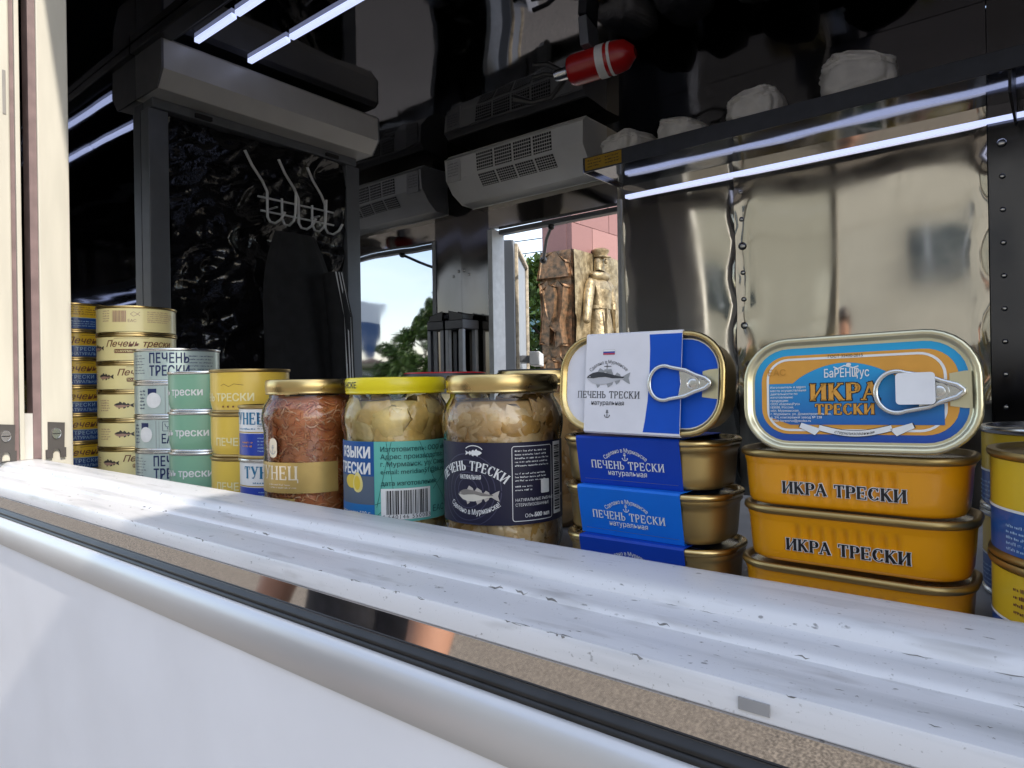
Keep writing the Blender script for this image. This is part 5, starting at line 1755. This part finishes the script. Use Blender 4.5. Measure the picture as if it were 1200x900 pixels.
# ------------------------------------------------------------------ bystander in front of the truck (seen only in the steel)
SK = mat('skin', (.48, .27, .19), .5, var=.06, vscale=20, spec=.4)
DK = mat('dark_clothes', (.022, .024, .032), .8, var=.3, vscale=40)
HR = mat('dark_hair', (.03, .02, .015), .5, var=.3, vscale=60)
per = tag(empty('person', (-1.14, -.50, 0)), 'person in dark clothes with bare forearms standing before the serving window', 'person')
vv = [(0, 0, .98), (0, .0, 1.12), (0, .01, 1.30), (0, 0, 1.42), (0, -.01, 1.50), (0, .01, 1.56), (0, .025, 1.64), (0, .02, 1.70),
      (.10, 0, .93), (.11, .02, .50), (.115, -.01, .09), (.12, .10, .035), (-.10, 0, .93), (-.11, .02, .50), (-.115, -.01, .09), (-.12, .10, .035),
      (.18, -.01, 1.43), (.245, .0, 1.16), (.250, .10, .96), (.245, .13, .88), (-.18, -.01, 1.43), (-.245, .0, 1.16), (-.250, .10, .96), (-.245, .13, .88)]
ee = [(0, 1), (1, 2), (2, 3), (3, 4), (4, 5), (5, 6), (6, 7), (0, 8), (8, 9), (9, 10), (10, 11), (0, 12), (12, 13), (13, 14), (14, 15), (3, 16), (16, 17), (17, 18), (18, 19), (3, 20), (20, 21), (21, 22), (22, 23)]
rr_ = [.145, .135, .15, .12, .06, .065, .088, .07, .105, .07, .05, .035, .105, .07, .05, .035, .075, .052, .036, .03, .075, .052, .036, .03]
vs, fs = skin_mesh(vv, ee, rr_, 2, root=0)
pb = MB().add(vs, fs)
for sx in (1, -1):                                       # palm and five fingers each
    hv = [(sx * .245, .13, .88), (sx * .243, .145, .82)]
    he, hr = [(0, 1)], [.026, .034]
    v_, f_ = skin_mesh(hv, he, hr, 2)
    pb.add(v_, f_)
    for k, (dy, ln) in enumerate(((-.024, .062), (-.008, .074), (.010, .078), (.026, .068))):
        p0 = Vector((sx * .243, .145 + dy, .815))
        v_, f_ = skin_mesh([tuple(p0), tuple(p0 + Vector((-sx * .006, .004, -ln * .55))), tuple(p0 + Vector((-sx * .022, .006, -ln * .95)))], [(0, 1), (1, 2)], [.0105, .009, .0075], 1)
        pb.add(v_, f_)
    p0 = Vector((sx * .238, .165, .85))
    v_, f_ = skin_mesh([tuple(p0), tuple(p0 + Vector((-sx * .008, .022, -.022))), tuple(p0 + Vector((-sx * .016, .028, -.05)))], [(0, 1), (1, 2)], [.0125, .0105, .009], 1)
    pb.add(v_, f_)
pb.sphere((0, .118, 1.615), (.013, .018, .018), 8)
for sx in (1, -1):
    pb.sphere((sx * .083, .015, 1.625), (.012, .02, .03), 8)
mi = []
for f in pb.f:
    c_ = sum((Vector(pb.v[i]) for i in f), Vector()) / len(f)
    arm = abs(c_.x) > .19
    skin_here = (arm and c_.z < 1.15) or c_.z > 1.475
    mi.append(0 if skin_here else 1)
pb.m = mi
pb.build('body', [SK, DK], per, ang=70)
hb = MB()
hb.lathe([(.098, 1.63), (.106, 1.67), (.102, 1.72), (.075, 1.765), (.03, 1.785), (0, 1.787)], 20, c=(0, .005, 0), cap=False)
hb.v = [(x, y - (.012 if z < 1.70 else 0) - (.03 if (y > .06 and z < 1.68) else 0), z) for x, y, z in hb.v]
hb.build('hair', HR, per)
for sx in (1, -1):
    MB().sphere((sx * .034, .106, 1.65), (.012, .006, .006), 8).build('eye', mat('eye_dark', (.03, .02, .02), .2), per)
MB().box(-.025, .025, .098, .106, 1.575, 1.581).build('mouth', mat('lips', (.35, .13, .11), .5), per)
b = MB()
b.tube([(.248 + .038 * math.cos(2 * math.pi * k / 20), .118 + .038 * math.sin(2 * math.pi * k / 20), .922 - .01 * math.sin(2 * math.pi * k / 20)) for k in range(20)], .004, 6, closed=True)
b.build('bracelet', black_metal, per)
